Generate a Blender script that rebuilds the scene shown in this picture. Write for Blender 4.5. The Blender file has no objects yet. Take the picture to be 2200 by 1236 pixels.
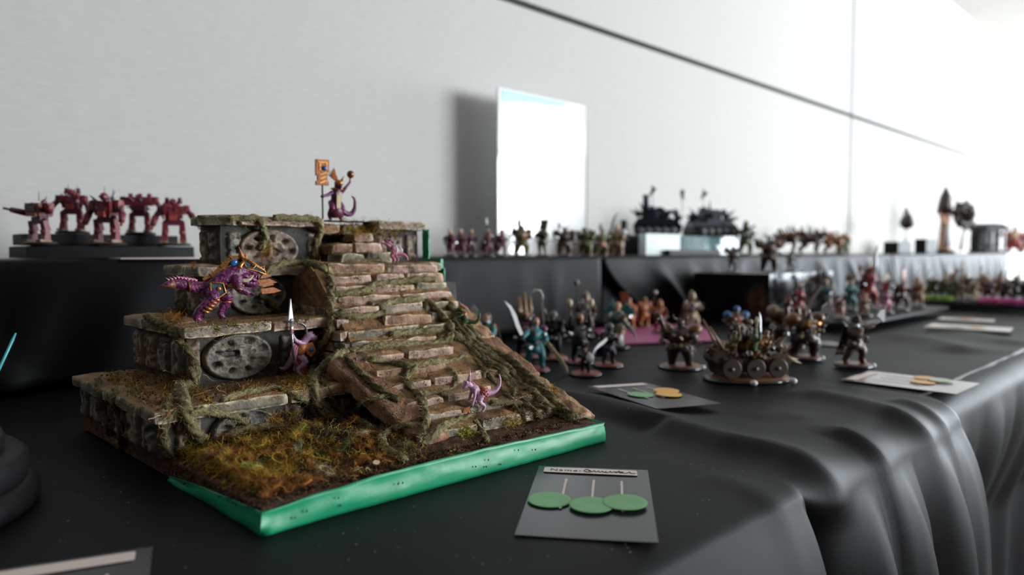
import bpy, math, random
from mathutils import Vector, Matrix, Euler, noise
from mathutils.bvhtree import BVHTree
R = math.radians
random.seed(7)
TZ = 0.74                                   # height of the table top above the floor
scene = bpy.context.scene
col = scene.collection

# ------------------------------------------------------------------ camera
FPX, HZ, VPX, HC = 1550.0, 541.0, 1585.0, 0.16
ang = math.atan2(VPX, FPX)
pit = math.atan((618 - HZ) / FPX)
cam_d = bpy.data.cameras.new('camera'); cam = bpy.data.objects.new('camera', cam_d); col.objects.link(cam)
cam.location = (0, 0, TZ + HC)
FW = Vector((math.cos(ang) * math.cos(pit), math.sin(ang) * math.cos(pit), -math.sin(pit)))
RT = Vector((math.sin(ang), -math.cos(ang), 0)); UP = RT.cross(FW)
cam.rotation_euler = Matrix((RT, UP, -FW)).transposed().to_euler()
cam_d.sensor_width = 36; cam_d.lens = FPX * 36 / 2200
cam_d.clip_start = 0.01; cam_d.clip_end = 60
cam_d.dof.use_dof = True; cam_d.dof.focus_distance = 0.555; cam_d.dof.aperture_fstop = 4.3
cam_d.dof.aperture_blades = 9
scene.camera = cam

# ------------------------------------------------------------------ light and exposure
vs = scene.view_settings
vs.view_transform = 'Standard'; vs.look = 'None'; vs.gamma = 1; vs.use_curve_mapping = False
vs.exposure = 0.25
w = bpy.data.worlds.new('sky'); scene.world = w; w.use_nodes = True
w.node_tree.nodes['Background'].inputs[0].default_value = (0.72, 0.85, 1.0, 1)
w.node_tree.nodes['Background'].inputs[1].default_value = 0.9
ROOM = (-4.5, 9.5, -5.2, 1.27)              # x0, x1, y0, y1
CEIL = TZ + 1.62
def area(name, loc, aim, sx, sy, watts, colour):
    d = bpy.data.lights.new(name, 'AREA'); d.shape = 'RECTANGLE'; d.size = sx; d.size_y = sy
    d.energy = watts; d.color = colour
    o = bpy.data.objects.new(name, d); col.objects.link(o); o.location = loc
    o.rotation_euler = Vector(aim).to_track_quat('-Z', 'Y').to_euler()
    return o
# daylight entering by the window bands: end wall (right) and long wall (behind the photographer, right)
area('daylight_end_window', (ROOM[1] - 0.12, -1.4, 1.38), (-1, 0, 0), 4.0, 1.7, 300, (0.86, 0.94, 1.0))
area('daylight_long_window', (5.7, ROOM[2] + 0.12, 1.38), (0, 1, 0), 4.4, 1.7, 600, (0.93, 0.97, 1.0))
scene.cycles.use_denoising = True
scene.cycles.sample_clamp_indirect = 4

# ------------------------------------------------------------------ helpers
def ray(px, py):
    return FW + RT * ((px - 1100) / FPX) - UP * ((py - 618) / FPX)
def at(px, py, z=0.0):                      # the point of a level surface z above the table that lies along this line of sight
    d = ray(px, py); s = (z - HC) / d.z
    return Vector((d.x * s, d.y * s, TZ + z))
def atn(px, py, y):                         # same for an upright plane parallel to the wall
    d = ray(px, py); s = y / d.y
    return Vector((d.x * s, y, TZ + HC + d.z * s))
def depth(p):
    return (p - cam.location).dot(FW)
def tag(o, label, cat=None, group=None, kind=None):
    if label: o['label'] = label
    if cat: o['category'] = cat
    if group: o['group'] = group
    if kind: o['kind'] = kind
    return o
def empty(name, loc, rz=0, label=None, cat=None, group=None, scale=1.0):
    o = bpy.data.objects.new(name, None); col.objects.link(o)
    o.location = loc; o.rotation_euler = (0, 0, rz); o.empty_display_size = 0.02
    o.scale = (scale,) * 3
    return tag(o, label, cat, group)
def nz(x, y, z, s):
    return noise.noise(Vector((x * s, y * s, z * s)))

MATS = {}
def mat(name, c1, c2=None, scale=80.0, rough=0.6, bump=0.0, bscale=None, metal=0.0, wear=None, sheen=0.0, detail=6.0,
        lo=0.35, hi=0.65, trans=0.0, spec=0.5, c3=None, coat=0.0, emit=None, estr=0.0, stretch=None, alpha=1.0, topdirt=None):
    if name in MATS: return MATS[name]
    m = bpy.data.materials.new(name); m.use_nodes = True; nt = m.node_tree; N = nt.nodes; L = nt.links
    b = N['Principled BSDF']
    b.inputs['Roughness'].default_value = rough; b.inputs['Metallic'].default_value = metal
    b.inputs['Specular IOR Level'].default_value = spec
    b.inputs['Sheen Weight'].default_value = sheen; b.inputs['Sheen Roughness'].default_value = 0.4
    b.inputs['Transmission Weight'].default_value = trans; b.inputs['Coat Weight'].default_value = coat
    b.inputs['Alpha'].default_value = alpha
    if emit: b.inputs['Emission Color'].default_value = (*emit, 1); b.inputs['Emission Strength'].default_value = estr
    tc = N.new('ShaderNodeTexCoord'); mp = N.new('ShaderNodeMapping'); L.new(tc.outputs['Object'], mp.inputs[0])
    if stretch: mp.inputs['Scale'].default_value = stretch
    src = None
    if c2 is not None:
        n = N.new('ShaderNodeTexNoise'); n.inputs['Scale'].default_value = scale; n.inputs['Detail'].default_value = detail
        L.new(mp.outputs[0], n.inputs['Vector'])
        r = N.new('ShaderNodeValToRGB'); e = r.color_ramp.elements
        e[0].position = lo; e[0].color = (*c1, 1); e[1].position = hi; e[1].color = (*c2, 1)
        if c3 is not None:
            x = e.new((lo + hi) / 2); x.color = (*c3, 1)
        L.new(n.outputs['Fac'], r.inputs[0]); src = r.outputs[0]
    else:
        r = N.new('ShaderNodeRGB'); r.outputs[0].default_value = (*c1, 1); src = r.outputs[0]
    if wear is not None:                    # paint brushed over the raised edges, stored per vertex
        a = N.new('ShaderNodeAttribute'); a.attribute_name = 'wear'
        n2 = N.new('ShaderNodeTexNoise'); n2.inputs['Scale'].default_value = scale * 3; L.new(mp.outputs[0], n2.inputs['Vector'])
        mm = N.new('ShaderNodeMath'); mm.operation = 'MULTIPLY_ADD'; mm.use_clamp = True
        L.new(a.outputs['Fac'], mm.inputs[0]); mm.inputs[1].default_value = 1.0
        ma = N.new('ShaderNodeMath'); ma.operation = 'MULTIPLY_ADD'; L.new(n2.outputs['Fac'], ma.inputs[0])
        ma.inputs[1].default_value = 2.6; ma.inputs[2].default_value = -1.75
        L.new(ma.outputs[0], mm.inputs[2])
        mx = N.new('ShaderNodeMix'); mx.data_type = 'RGBA'
        L.new(mm.outputs[0], mx.inputs['Factor']); L.new(src, mx.inputs['A']); mx.inputs['B'].default_value = (*wear, 1)
        src = mx.outputs['Result']
    if topdirt is not None:                 # loose earth lying on the upper faces
        ge = N.new('ShaderNodeNewGeometry'); sx = N.new('ShaderNodeSeparateXYZ'); L.new(ge.outputs['Normal'], sx.inputs[0])
        n3 = N.new('ShaderNodeTexNoise'); n3.inputs['Scale'].default_value = scale * 1.4; n3.inputs['Detail'].default_value = 8; L.new(mp.outputs[0], n3.inputs['Vector'])
        m1 = N.new('ShaderNodeMath'); m1.operation = 'MULTIPLY_ADD'; L.new(n3.outputs['Fac'], m1.inputs[0]); m1.inputs[1].default_value = 1.6; m1.inputs[2].default_value = -1.25
        m2 = N.new('ShaderNodeMath'); m2.operation = 'MULTIPLY_ADD'; m2.use_clamp = True; L.new(sx.outputs['Z'], m2.inputs[0]); m2.inputs[1].default_value = 1.5; L.new(m1.outputs[0], m2.inputs[2])
        r2 = N.new('ShaderNodeValToRGB'); e2 = r2.color_ramp.elements; e2[0].position = .35; e2[0].color = (*[x * .4 for x in topdirt], 1); e2[1].position = .68; e2[1].color = (*topdirt, 1)
        L.new(n3.outputs['Fac'], r2.inputs[0])
        mx = N.new('ShaderNodeMix'); mx.data_type = 'RGBA'; L.new(m2.outputs[0], mx.inputs['Factor']); L.new(src, mx.inputs['A']); L.new(r2.outputs[0], mx.inputs['B']); src = mx.outputs['Result']
    L.new(src, b.inputs['Base Color'])
    if bump:
        n = N.new('ShaderNodeTexNoise'); n.inputs['Scale'].default_value = bscale or scale * 2; n.inputs['Detail'].default_value = 8
        L.new(mp.outputs[0], n.inputs['Vector'])
        bm = N.new('ShaderNodeBump'); bm.inputs['Strength'].default_value = 1.0; bm.inputs['Distance'].default_value = bump
        L.new(n.outputs['Fac'], bm.inputs['Height']); L.new(bm.outputs[0], b.inputs['Normal'])
    MATS[name] = m
    return m

class MB:                                   # collects shapes, links them as one mesh object
    def __init__(s, k=1.0): s.v = []; s.f = []; s.w = []; s.k = k
    def add(s, vs_, fs, w=None):
        o = len(s.v); s.v += [tuple(p) for p in vs_]; s.f += [tuple(i + o for i in f) for f in fs]
        s.w += list(w) if w else [0.0] * len(vs_)
        return s
    def box(s, c, d, rot=None, taper=1.0):
        M = Euler(rot).to_matrix() if rot else None; vs_ = []
        for z in (-.5, .5):
            k = taper if z > 0 else 1.0
            for x, y in ((-.5, -.5), (.5, -.5), (.5, .5), (-.5, .5)):
                p = Vector((x * d[0] * k, y * d[1] * k, z * d[2]))
                if M: p = M @ p
                vs_.append(p + Vector(c))
        return s.add(vs_, [(3, 2, 1, 0), (4, 5, 6, 7), (0, 1, 5, 4), (1, 2, 6, 5), (2, 3, 7, 6), (3, 0, 4, 7)])
    def tube(s, pts, rad, n=8, cap=True, flat=1.0, twist=0.0, lobes=0, lob=0.3):
        pts = [Vector(p) for p in pts]; m = len(pts)
        if not hasattr(rad, '__len__'): rad = [rad] * m
        up = Vector((0, 0, 1)); vs_ = []; fs = []
        t0 = (pts[1] - pts[0]).normalized()
        a = t0.orthogonal() if abs(t0.z) > .9 else t0.cross(up)
        a.normalize()
        for i, p in enumerate(pts):
            t = (pts[min(i + 1, m - 1)] - pts[max(i - 1, 0)])
            t = t.normalized() if t.length > 1e-9 else t0
            a = a - t * a.dot(t)
            a = a.normalized() if a.length > 1e-6 else t.orthogonal().normalized()
            b = t.cross(a)
            for j in range(n):
                q = 2 * math.pi * j / n
                r = rad[i] * (1 + (lob * math.cos(lobes * q + twist * i) if lobes else 0))
                vs_.append(p + a * (math.cos(q) * r) + b * (math.sin(q) * r * flat))
        for i in range(m - 1):
            for j in range(n):
                k = (j + 1) % n
                fs.append((i * n + j, i * n + k, (i + 1) * n + k, (i + 1) * n + j))
        if cap:
            fs.append(tuple(range(n - 1, -1, -1))); fs.append(tuple((m - 1) * n + j for j in range(n)))
        return s.add(vs_, fs)
    def ball(s, c, r, n=10, m=7, rot=None):
        if not hasattr(r, '__len__'): r = (r, r, r)
        M = Euler(rot).to_matrix() if rot else None
        vs_ = [Vector((0, 0, -r[2]))]; fs = []
        for i in range(1, m):
            th = math.pi * i / m - math.pi / 2
            for j in range(n):
                q = 2 * math.pi * j / n
                vs_.append(Vector((r[0] * math.cos(th) * math.cos(q), r[1] * math.cos(th) * math.sin(q), r[2] * math.sin(th))))
        vs_.append(Vector((0, 0, r[2])))
        for j in range(n):
            k = (j + 1) % n
            fs.append((0, 1 + k, 1 + j))
            for i in range(m - 2):
                fs.append((1 + i * n + j, 1 + i * n + k, 1 + (i + 1) * n + k, 1 + (i + 1) * n + j))
            fs.append((1 + (m - 2) * n + j, 1 + (m - 2) * n + k, len(vs_) - 1))
        if M: vs_ = [M @ p for p in vs_]
        return s.add([p + Vector(c) for p in vs_], fs)
    def lathe(s, prof, n=24, c=(0, 0, 0), sx=1.0, sy=1.0, rot=None):
        M = Euler(rot).to_matrix() if rot else None
        vs_ = []; fs = []; m = len(prof)
        for r, z in prof:
            for j in range(n):
                q = 2 * math.pi * j / n; p = Vector((r * sx * math.cos(q), r * sy * math.sin(q), z))
                vs_.append((M @ p if M else p) + Vector(c))
        for i in range(m - 1):
            for j in range(n):
                k = (j + 1) % n
                fs.append((i * n + j, i * n + k, (i + 1) * n + k, (i + 1) * n + j))
        fs.append(tuple(range(n - 1, -1, -1))); fs.append(tuple((m - 1) * n + j for j in range(n)))
        return s.add(vs_, fs)
    def prism(s, poly, t, M=None, c=(0, 0, 0)):      # outline in x,z thickened along y
        n = len(poly); vs_ = []
        for y in (-t / 2, t / 2):
            for x, z in poly:
                p = Vector((x, y, z)); vs_.append((M @ p if M else p) + Vector(c))
        fs = [tuple(range(n)), tuple(range(2 * n - 1, n - 1, -1))]
        for i in range(n):
            k = (i + 1) % n; fs.append((k, i, n + i, n + k))
        return s.add(vs_, fs)
    def cone(s, a, b, r0, r1=0.0, n=7):
        return s.tube([a, Vector(a).lerp(Vector(b), .5), b], [r0, (r0 + r1) / 2, max(r1, r0 * .03)], n)
    def sbox(s, c, d, n=(4, 2, 2), amp=0.001, fr=90.0, rnd=0.0, seed=0.0, rot=None, skew=None):   # subdivided uneven block
        idx = {}; vs_ = []; ws = []; fs = []
        M = Euler(rot).to_matrix() if rot else None
        def V(i, j, k):
            key = (i, j, k)
            if key in idx: return idx[key]
            e = [(-.5 + q / m) for q, m in zip(key, n)]
            ext = sum(1 for q, m in zip(key, n) if q in (0, m))
            p = Vector([a * b for a, b in zip(e, d)])
            if rnd and ext >= 2:
                g = rnd * (1 + .8 * noise.noise((p + Vector(c)) * fr * .7 + Vector((seed, 3, 1))))
                for ax in range(3):
                    if key[ax] in (0, n[ax]): p[ax] -= math.copysign(g * (.45 if ext == 2 else .6), p[ax])
            if skew: p.x += skew * p.z
            q0 = p + Vector(c)
            dv = noise.noise_vector(q0 * fr + Vector((seed, seed * 1.7, -seed)))
            p = p + dv * amp
            if M: p = M @ p
            idx[key] = len(vs_); vs_.append(p + Vector(c)); ws.append(1.0 if ext >= 2 else 0.0)
            return idx[key]
        for ax in range(3):
            a, b = (ax + 1) % 3, (ax + 2) % 3
            for sd in (0, n[ax]):
                for i in range(n[a]):
                    for j in range(n[b]):
                        q = []
                        for di, dj in ((0, 0), (1, 0), (1, 1), (0, 1)):
                            key = [0, 0, 0]; key[ax] = sd; key[a] = i + di; key[b] = j + dj
                            q.append(V(*key))
                        fs.append(tuple(q) if sd else tuple(reversed(q)))
        return s.add(vs_, fs, ws)
    def grid(s, nx, ny, fn, wf=None):
        vs_ = []; ws = []
        for j in range(ny + 1):
            for i in range(nx + 1):
                r = fn(i / nx, j / ny)
                if wf: ws.append(wf(i / nx, j / ny))
                vs_.append(r)
        fs = [(j * (nx + 1) + i, j * (nx + 1) + i + 1, (j + 1) * (nx + 1) + i + 1, (j + 1) * (nx + 1) + i) for j in range(ny) for i in range(nx)]
        return s.add(vs_, fs, ws or None)
    def mesh(s, name, smooth=False):
        me = bpy.data.meshes.new(name)
        k = s.k
        me.from_pydata([(p[0] * k, p[1] * k, p[2] * k) for p in s.v] if k != 1 else s.v, [], s.f)
        if any(s.w):
            at_ = me.attributes.new('wear', 'FLOAT', 'POINT'); at_.data.foreach_set('value', s.w)
        if smooth: me.polygons.foreach_set('use_smooth', [True] * len(me.polygons))
        me.update()
        return me
    def build(s, name, m, parent=None, smooth=False, loc=None, rot=None):
        return link(name, s.mesh(name, smooth), m, parent, loc, rot)
def link(name, me, m, parent=None, loc=None, rot=None):
    if m is not None: me.materials.append(m)
    o = bpy.data.objects.new(name, me); col.objects.link(o)
    if parent is not None: o.parent = parent
    if loc is not None: o.location = loc
    if rot is not None: o.rotation_euler = rot
    return o
def spline(pts, n=6):
    pts = [Vector(p) for p in pts]; out = []
    for i in range(len(pts) - 1):
        p0, p1, p2, p3 = pts[max(i - 1, 0)], pts[i], pts[i + 1], pts[min(i + 2, len(pts) - 1)]
        for k in range(n):
            t = k / n
            out.append(.5 * ((2 * p1) + (p2 - p0) * t + (2 * p0 - 5 * p1 + 4 * p2 - p3) * t * t + (3 * p1 - p0 - 3 * p2 + p3) * t ** 3))
    return out + [pts[-1]]
TMP = []
def blob(name, mb, voxel, m, parent, smooth_it=2, k=.001):         # fuse overlapping shapes into one continuous skin
    me = bpy.data.meshes.new('tmp'); me.from_pydata(mb.v, [], mb.f); me.update()
    o = bpy.data.objects.new('tmp', me); col.objects.link(o)
    r = o.modifiers.new('r', 'REMESH'); r.mode = 'VOXEL'; r.voxel_size = voxel
    if smooth_it:
        q = o.modifiers.new('s', 'SMOOTH'); q.iterations = smooth_it; q.factor = .5
    dg = bpy.context.evaluated_depsgraph_get()
    out = bpy.data.meshes.new_from_object(o.evaluated_get(dg)); out.name = name
    bpy.data.objects.remove(o); bpy.data.meshes.remove(me)
    out.transform(Matrix.Scale(k, 4))
    out.polygons.foreach_set('use_smooth', [True] * len(out.polygons)); out.update()
    out.materials.clear()
    return link(name, out, m, parent)

# ------------------------------------------------------------------ room shell
M_wall = mat('woven_wallcovering', (.575, .57, .555), (.525, .52, .505), 40, .85, .0003, 500, stretch=(1, 1, 12), detail=8)
M_dark = mat('dark_joint', (.03, .03, .032), None, rough=.8)
M_ceil = mat('ceiling_paint', (.72, .70, .66), (.66, .64, .60), 4, .9)
M_white = mat('taupe_paint', (.26, .25, .24), (.22, .21, .20), 5, .8)
M_floor = mat('carpet', (.16, .14, .12), (.10, .09, .08), 60, .95, .003, 400)
M_alu = mat('window_frame_paint', (.35, .35, .36), None, rough=.4, metal=.6)
X0, X1, Y0, Y1 = ROOM
def struct(o): o['kind'] = 'structure'; return o
struct(MB().box(((X0 + X1) / 2, (Y0 + Y1) / 2, -.05), (X1 - X0, Y1 - Y0 + .4, .1)).build('floor', M_floor))
struct(MB().box(((X0 + X1) / 2, (Y0 + Y1) / 2, CEIL + .05), (X1 - X0, Y1 - Y0 + .4, .1)).build('ceiling', M_ceil))
wb = struct(MB().box(((X0 + X1) / 2, Y1 + .07, CEIL / 2), (X1 - X0, .1, CEIL)).build('wall_back', M_dark))
SEAM = TZ + .768; G = .007
xs = [X0, -.05, 3.369, 6.80, X1]
for i in range(4):
    a, b = xs[i], xs[i + 1]
    for z0, z1 in ((0, SEAM - G), (SEAM + G, CEIL)):
        ga = 0.007
        MB().sbox(((a + b) / 2, Y1 + .01, (z0 + z1) / 2), (b - a - 2 * ga, .02, z1 - z0), (1, 1, 1), 0, 1, .002).build('wall_panel', M_wall, wb)
struct(MB().box((X0 - .05, (Y0 + Y1) / 2, CEIL / 2), (.1, Y1 - Y0 + .4, CEIL)).build('wall_left', M_white))
def window_wall(name, axis, fixed, a0, a1, wa0, wa1, num):
    z0, z1 = .46, 2.28
    mb = MB()
    def bx(p0, p1, q0, q1):
        if p1 - p0 < .001: return
        if axis == 'y': mb.box((fixed, (p0 + p1) / 2, (q0 + q1) / 2), (.1, p1 - p0, q1 - q0))
        else: mb.box(((p0 + p1) / 2, fixed, (q0 + q1) / 2), (p1 - p0, .1, q1 - q0))
    bx(a0, wa0, 0, CEIL); bx(wa1, a1, 0, CEIL); bx(wa0, wa1, 0, z0); bx(wa0, wa1, z1, CEIL)
    struct(mb.build(name, M_white))
    fr = MB(); n = 4
    for i in range(n + 1):
        p = wa0 + (wa1 - wa0) * i / n
        c = (fixed, p, (z0 + z1) / 2) if axis == 'y' else (p, fixed, (z0 + z1) / 2)
        fr.box(c, (.05, .05, z1 - z0))
    for z in (z0 + .02, z1 - .02):
        c = (fixed, (wa0 + wa1) / 2, z) if axis == 'y' else ((wa0 + wa1) / 2, fixed, z)
        fr.box(c, (.05, wa1 - wa0, .04) if axis == 'y' else (wa1 - wa0, .05, .04))
    struct(fr.build('window_%d' % num, M_alu))
window_wall('wall_right', 'y', X1 + .05, Y0 - .2, Y1 + .2, -3.45, .65, 1)
window_wall('wall_front', 'x', Y0 - .05, X0, X1, 3.45, 7.95, 2)

# ------------------------------------------------------------------ tables and their cloths
EDGE = 0.208
M_cloth = mat('black_polyester', (.0075, .0078, .0085), (.0115, .012, .013), 900, .47, .00016, 2600, sheen=.0, spec=.085)
M_grey = mat('grey_table_laminate', (.35, .34, .33), None, rough=.5)
M_steel = mat('dark_steel', (.08, .08, .085), None, rough=.4, metal=.8)
def table(x0, x1, label):
    t = empty('folding_table', ((x0 + x1) / 2, .765, 0), label=label, cat='table', group='cloth covered display tables')
    MB().sbox((0, 0, TZ - .025), (x1 - x0, .93, .035), (1, 1, 1), 0, 1, .004).build('tabletop', M_grey, t)
    for sx in (-1, 1):
        for sy in (-1, 1):
            MB().tube([(sx * ((x1 - x0) / 2 - .2), sy * .38, TZ - .04), (sx * ((x1 - x0) / 2 - .2), sy * .38, 0)], .014, 10).build('leg', M_steel, t)
table(-1.25, .84, 'folding table under the black cloth that carries the moss temple')
table(.88, 2.9, 'folding table under the second black cloth, right of the temple')
table(2.94, 5.0, 'folding table under the farthest black cloth')
def smooth01(x): x = min(max(x, 0), 1); return x * x * (3 - 2 * x)
def seg_ridge(pts):
    return [at(*p).to_2d() for p in pts]
RIDGES = [  # crest line (as seen on the table), height, width towards the edge, width towards the wall
    (seg_ridge([(1060, 842), (1150, 855), (1250, 876), (1340, 900), (1450, 938), (1560, 970), (1680, 992), (1790, 1010), (1880, 1035)]), .0135, .017, .036),
    (seg_ridge([(1690, 848), (1760, 862), (1840, 880), (1910, 900), (1980, 918)]), .010, .015, .035),
    (seg_ridge([(1900, 874), (1980, 882), (2050, 893)]), .006, .010, .02),
    (seg_ridge([(1770, 945), (1850, 940), (1940, 958)]), .008, .012, .025),
    (seg_ridge([(1600, 905), (1690, 900), (1740, 912)]), .0035, .012, .03),
    (seg_ridge([(1460, 1100), (1520, 1112), (1580, 1140)]), .0030, .012, .02),
    (seg_ridge([(1500, 1030), (1600, 1060), (1690, 1075)]), .003, .015, .02),
    (seg_ridge([(1860, 722), (1930, 730), (2000, 742), (2090, 765)]), .012, .03, .05),
    (seg_ridge([(1960, 712), (2080, 722), (2200, 748)]), .008, .04, .05),
]
RL = [sum((b_ - a_).length for a_, b_ in zip(r[0], r[0][1:])) for r in RIDGES]
RB = [(min(q.x for q in r[0]) - 4 * max(r[2:]), max(q.x for q in r[0]) + 4 * max(r[2:]), min(q.y for q in r[0]) - 4 * max(r[2:]), max(q.y for q in r[0]) + 4 * max(r[2:])) for r in RIDGES]
def hf(x, y):
    h = 0.0; p = Vector((x, y))
    for (pts, H, wf, wb_), tot, bb in zip(RIDGES, RL, RB):
        if x < bb[0] or x > bb[1] or y < bb[2] or y > bb[3]: continue
        best = 9; sg = 1; run = 0.0; fr = 0.0
        for a, b in zip(pts, pts[1:]):
            ab = b - a; u = (p - a).dot(ab) / ab.length_squared
            uc = min(max(u, 0), 1); q = a + ab * uc; dd = (p - q).length
            if dd < best:
                best = dd; sg = 1 if (ab.x * (p - a).y - ab.y * (p - a).x) > 0 else -1; fr = (run + uc * ab.length) / tot
            run += ab.length
        wd = wb_ if sg > 0 else wf
        tp_ = smooth01(fr / .22) * smooth01((1 - fr) / .22)
        if best < 4 * wd and tp_ > 0: h += H * tp_ * (math.exp(-((best * best + 9e-6) ** .5 / wd) ** 1.35))
    h += .0009 * (noise.noise(Vector((x * 9, y * 9, 2))) + .6 * noise.noise(Vector((x * 23, y * 23, 5)))) + .0009
    # pressed flat under the heavy things standing on the cloth
    fx = max(.160 - x, x - .525, .370 - y, y - .735, 0); k_ = smooth01(fx / .02)
    k_ = min(k_, smooth01((math.hypot(x - .006, y - .5625) - .10) / .02))
    return h * k_
def saw(x, x0, w0, w1):     # sharp pocket starting at x0, easing out to the right
    if x < x0 - w0: return 0.0
    if x < x0: return (x - x0 + w0) / w0
    return math.exp(-((x - x0) / w1) ** 1.4)
def smooth01(x): x = min(max(x, 0), 1); return x * x * (3 - 2 * x)
def fold(x, c, w0, w1):     # crisp crest at c, different slopes left and right
    d = x - c; return math.exp(-((d * d + 4e-6) ** .5 / (w0 if d < 0 else w1)) ** 1.3)
def drape_off(x, d):
    k = 1 - math.exp(-d / .06); k2 = 1 - math.exp(-d / .2)
    o = .010 * k
    o += .026 * k * (smooth01((x - .05) / .40) if x < .482 else 1)
    o -= .060 * saw(x, .484, .003, .045 + .22 * d) * smooth01((d + .006) / .030)
    o += .020 * k * fold(x, .580 + .04 * d, .030, .014)
    o -= .016 * k * fold(x, .612 + .05 * d, .012, .020)
    o += .017 * k * fold(x, .655 + .06 * d, .020, .010)
    o -= .026 * k * saw(x, .700 + .03 * d, .004, .030)
    o += .013 * k * fold(x, .760, .018, .012)
    o -= .012 * k * fold(x, .790, .008, .014)
    o += .010 * k * fold(x, .825, .012, .016)
    o += .006 * k2 * math.sin(x * 42 + 1.3) * (1 if x > .5 else .35)
    o += .005 * k2 * noise.noise(Vector((x * 14, d * 4, 1))) + .003 * k2 * noise.noise(Vector((x * 35, d * 7, 6)))
    if x > .9: o += k * (.008 * math.sin(x * 30) + .006 * math.sin(x * 71 + 1))
    return o
def cloth(name, x0, x1, step, label, dz=0.0, dy=0.0, hem_right=None, drop=.69, lean=0.0):
    nx = int((x1 - x0) / step); HA = .034; NA = 10
    ss = []
    y = 1.22
    while y > EDGE + HA: ss.append(('top', y)); y -= step if y < .95 else step * 3
    for q in range(0, NA): ss.append(('arc', q / NA))
    d = 0.0
    while d < drop: ss.append(('drop', d)); d += step * 1.4 if d < .35 else step * 3
    ss.append(('drop', drop))
    def fn(u, v):
        kind, val = ss[min(int(round(v * (len(ss) - 1))), len(ss) - 1)]
        x = x0 + (x1 - x0) * u
        if kind == 'top':
            return (x, val, TZ + hf(x, val) + dz)
        rad = .010 + .016 * smooth01((x - .47) / .05)
        h0 = hf(x, EDGE + HA)
        if kind == 'arc':
            a = val * math.pi / 2; s1 = math.sin(a)
            return (x, EDGE + HA + dy - HA * s1 - drape_off(x, 0.0) * s1 ** 2 - h0 * s1 ** 2, TZ + h0 * math.cos(a) - rad * (1 - math.cos(a)) + dz)
        return (x, EDGE + dy - drape_off(x, val) - h0 * math.exp(-val / .15) + lean * min(val, .2), TZ - rad - val + dz)
    o = MB().grid(nx, len(ss) - 1, fn).build(name, M_cloth, None, True)
    sm = o.modifiers.new('relax', 'SMOOTH'); sm.factor = .5; sm.iterations = 2
    sol = o.modifiers.new('thickness', 'SOLIDIFY'); sol.thickness = .0006; sol.offset = -1
    return tag(o, label, 'tablecloth')
cloth('tablecloth', -1.2, .865, .0062, 'black satin cloth with a deep pleat draped over the near table', 0.0012, 0, .0)
lm = MB(); rl = random.Random(9)
for _ in range(260):
    px_, py_ = rl.uniform(80, 1700), rl.uniform(900, 1230); q = at(px_, py_)
    if q.y < EDGE + .012 or (.15 < q.x < .53 and .36 < q.y < .74): continue
    q.z = TZ + hf(q.x, q.y) + .0018; s_ = rl.uniform(.00012, .00034); lm.ball(q, (s_ * rl.uniform(1, 2.4), s_, s_ * .6), 5, 4, (0, 0, rl.random() * 3))
lint = lm.build('lint', mat('grey_lint', (.42, .41, .40), None, rough=.9), bpy.data.objects['tablecloth']); lint['kind'] = 'stuff'
cloth('tablecloth', .84, 2.9, .013, 'black cloth on the second table, right of the deep pleats', -.0006, .012, lean=.4)
cloth('tablecloth', 2.905, 5.0, .03, 'black cloth on the farthest table at the right', -.0016, .018)

# ------------------------------------------------------------------ raised shelf along the wall, under black cloth
SH = .150; SY = .940
M_crate = mat('black_riser', (.012, .012, .013), None, rough=.9)
for i, (a, b) in enumerate(((-.7, 1.15), (1.22, 2.9), (2.95, 4.75))):
    r = MB().sbox(((a + b) / 2, (SY + 1.215) / 2 + .012, TZ + SH / 2), (b - a, 1.215 - SY - .03, SH - .012), (1, 1, 1), 0, 1, .003).build('shelf_riser', M_crate)
    tag(r, ('long black riser under the shelf cloth behind the temple', 'long black riser under the shelf cloth in the middle', 'long black riser under the pale lit shelf cloth at the far right')[i], 'riser')
def shelf_cloth(x0, x1, step, label, folds, left_sweep=0.0, hem=None):
    ss = [('top', y) for y in (1.225, 1.15, 1.08, 1.02, .98, SY + .012)] + [('arc', q / 4) for q in range(5)] + [('drop', d) for d in [.006 + i * .0095 for i in range(14)]]
    nx = int((x1 - x0) / step)
    def fn(u, v):
        kind, val = ss[min(int(round(v * (len(ss) - 1))), len(ss) - 1)]
        x = x0 + (x1 - x0) * u
        if kind == 'top': return (x, val, TZ + SH + .0006 * noise.noise(Vector((x * 12, val * 12, 4))))
        if kind == 'arc':
            a = val * math.pi / 2
            return (x, SY + .008 - .008 * math.sin(a), TZ + SH - .008 + .008 * math.cos(a))
        k = val / .14; off = .004 * k
        for c, sl, wd, am in folds:
            off += am * k ** .7 * math.exp(-((x - c - sl * val) / wd) ** 2)
        off += .006 * k * noise.noise(Vector((x * 11 - val * 6, val * 4, 7)))
        if left_sweep: x += left_sweep * k ** 1.4 * max(0, 1 - (x - x0) / .35)
        return (x, SY - off, TZ + SH - .008 - val)
    o = MB().grid(nx, len(ss) - 1, fn).build('shelf_cloth', M_cloth, None, True)
    sol = o.modifiers.new('thickness', 'SOLIDIFY'); sol.thickness = .0006; sol.offset = -1
    return tag(o, label, 'cloth')
rr = random.Random(3)
def rf(a, b, n, am): return [(a + (b - a) * (i + rr.uniform(.1, .9)) / n, rr.uniform(-.5, .9), rr.uniform(.012, .035), rr.uniform(.4, 1) * am) for i in range(n)]
shelf_cloth(-.7, 1.175, .012, 'black cloth hanging from the shelf behind the temple', rf(-.6, 1.1, 12, .020))
shelf_cloth(1.185, 2.9, .012, 'black shelf cloth whose left edge sweeps aside, behind the black display box', rf(1.3, 2.9, 15, .022), .20)
shelf_cloth(2.906, 4.75, .02, 'sheer grey-lit shelf cloth under the winged statue at the right', rf(2.9, 4.7, 16, .024))

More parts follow.
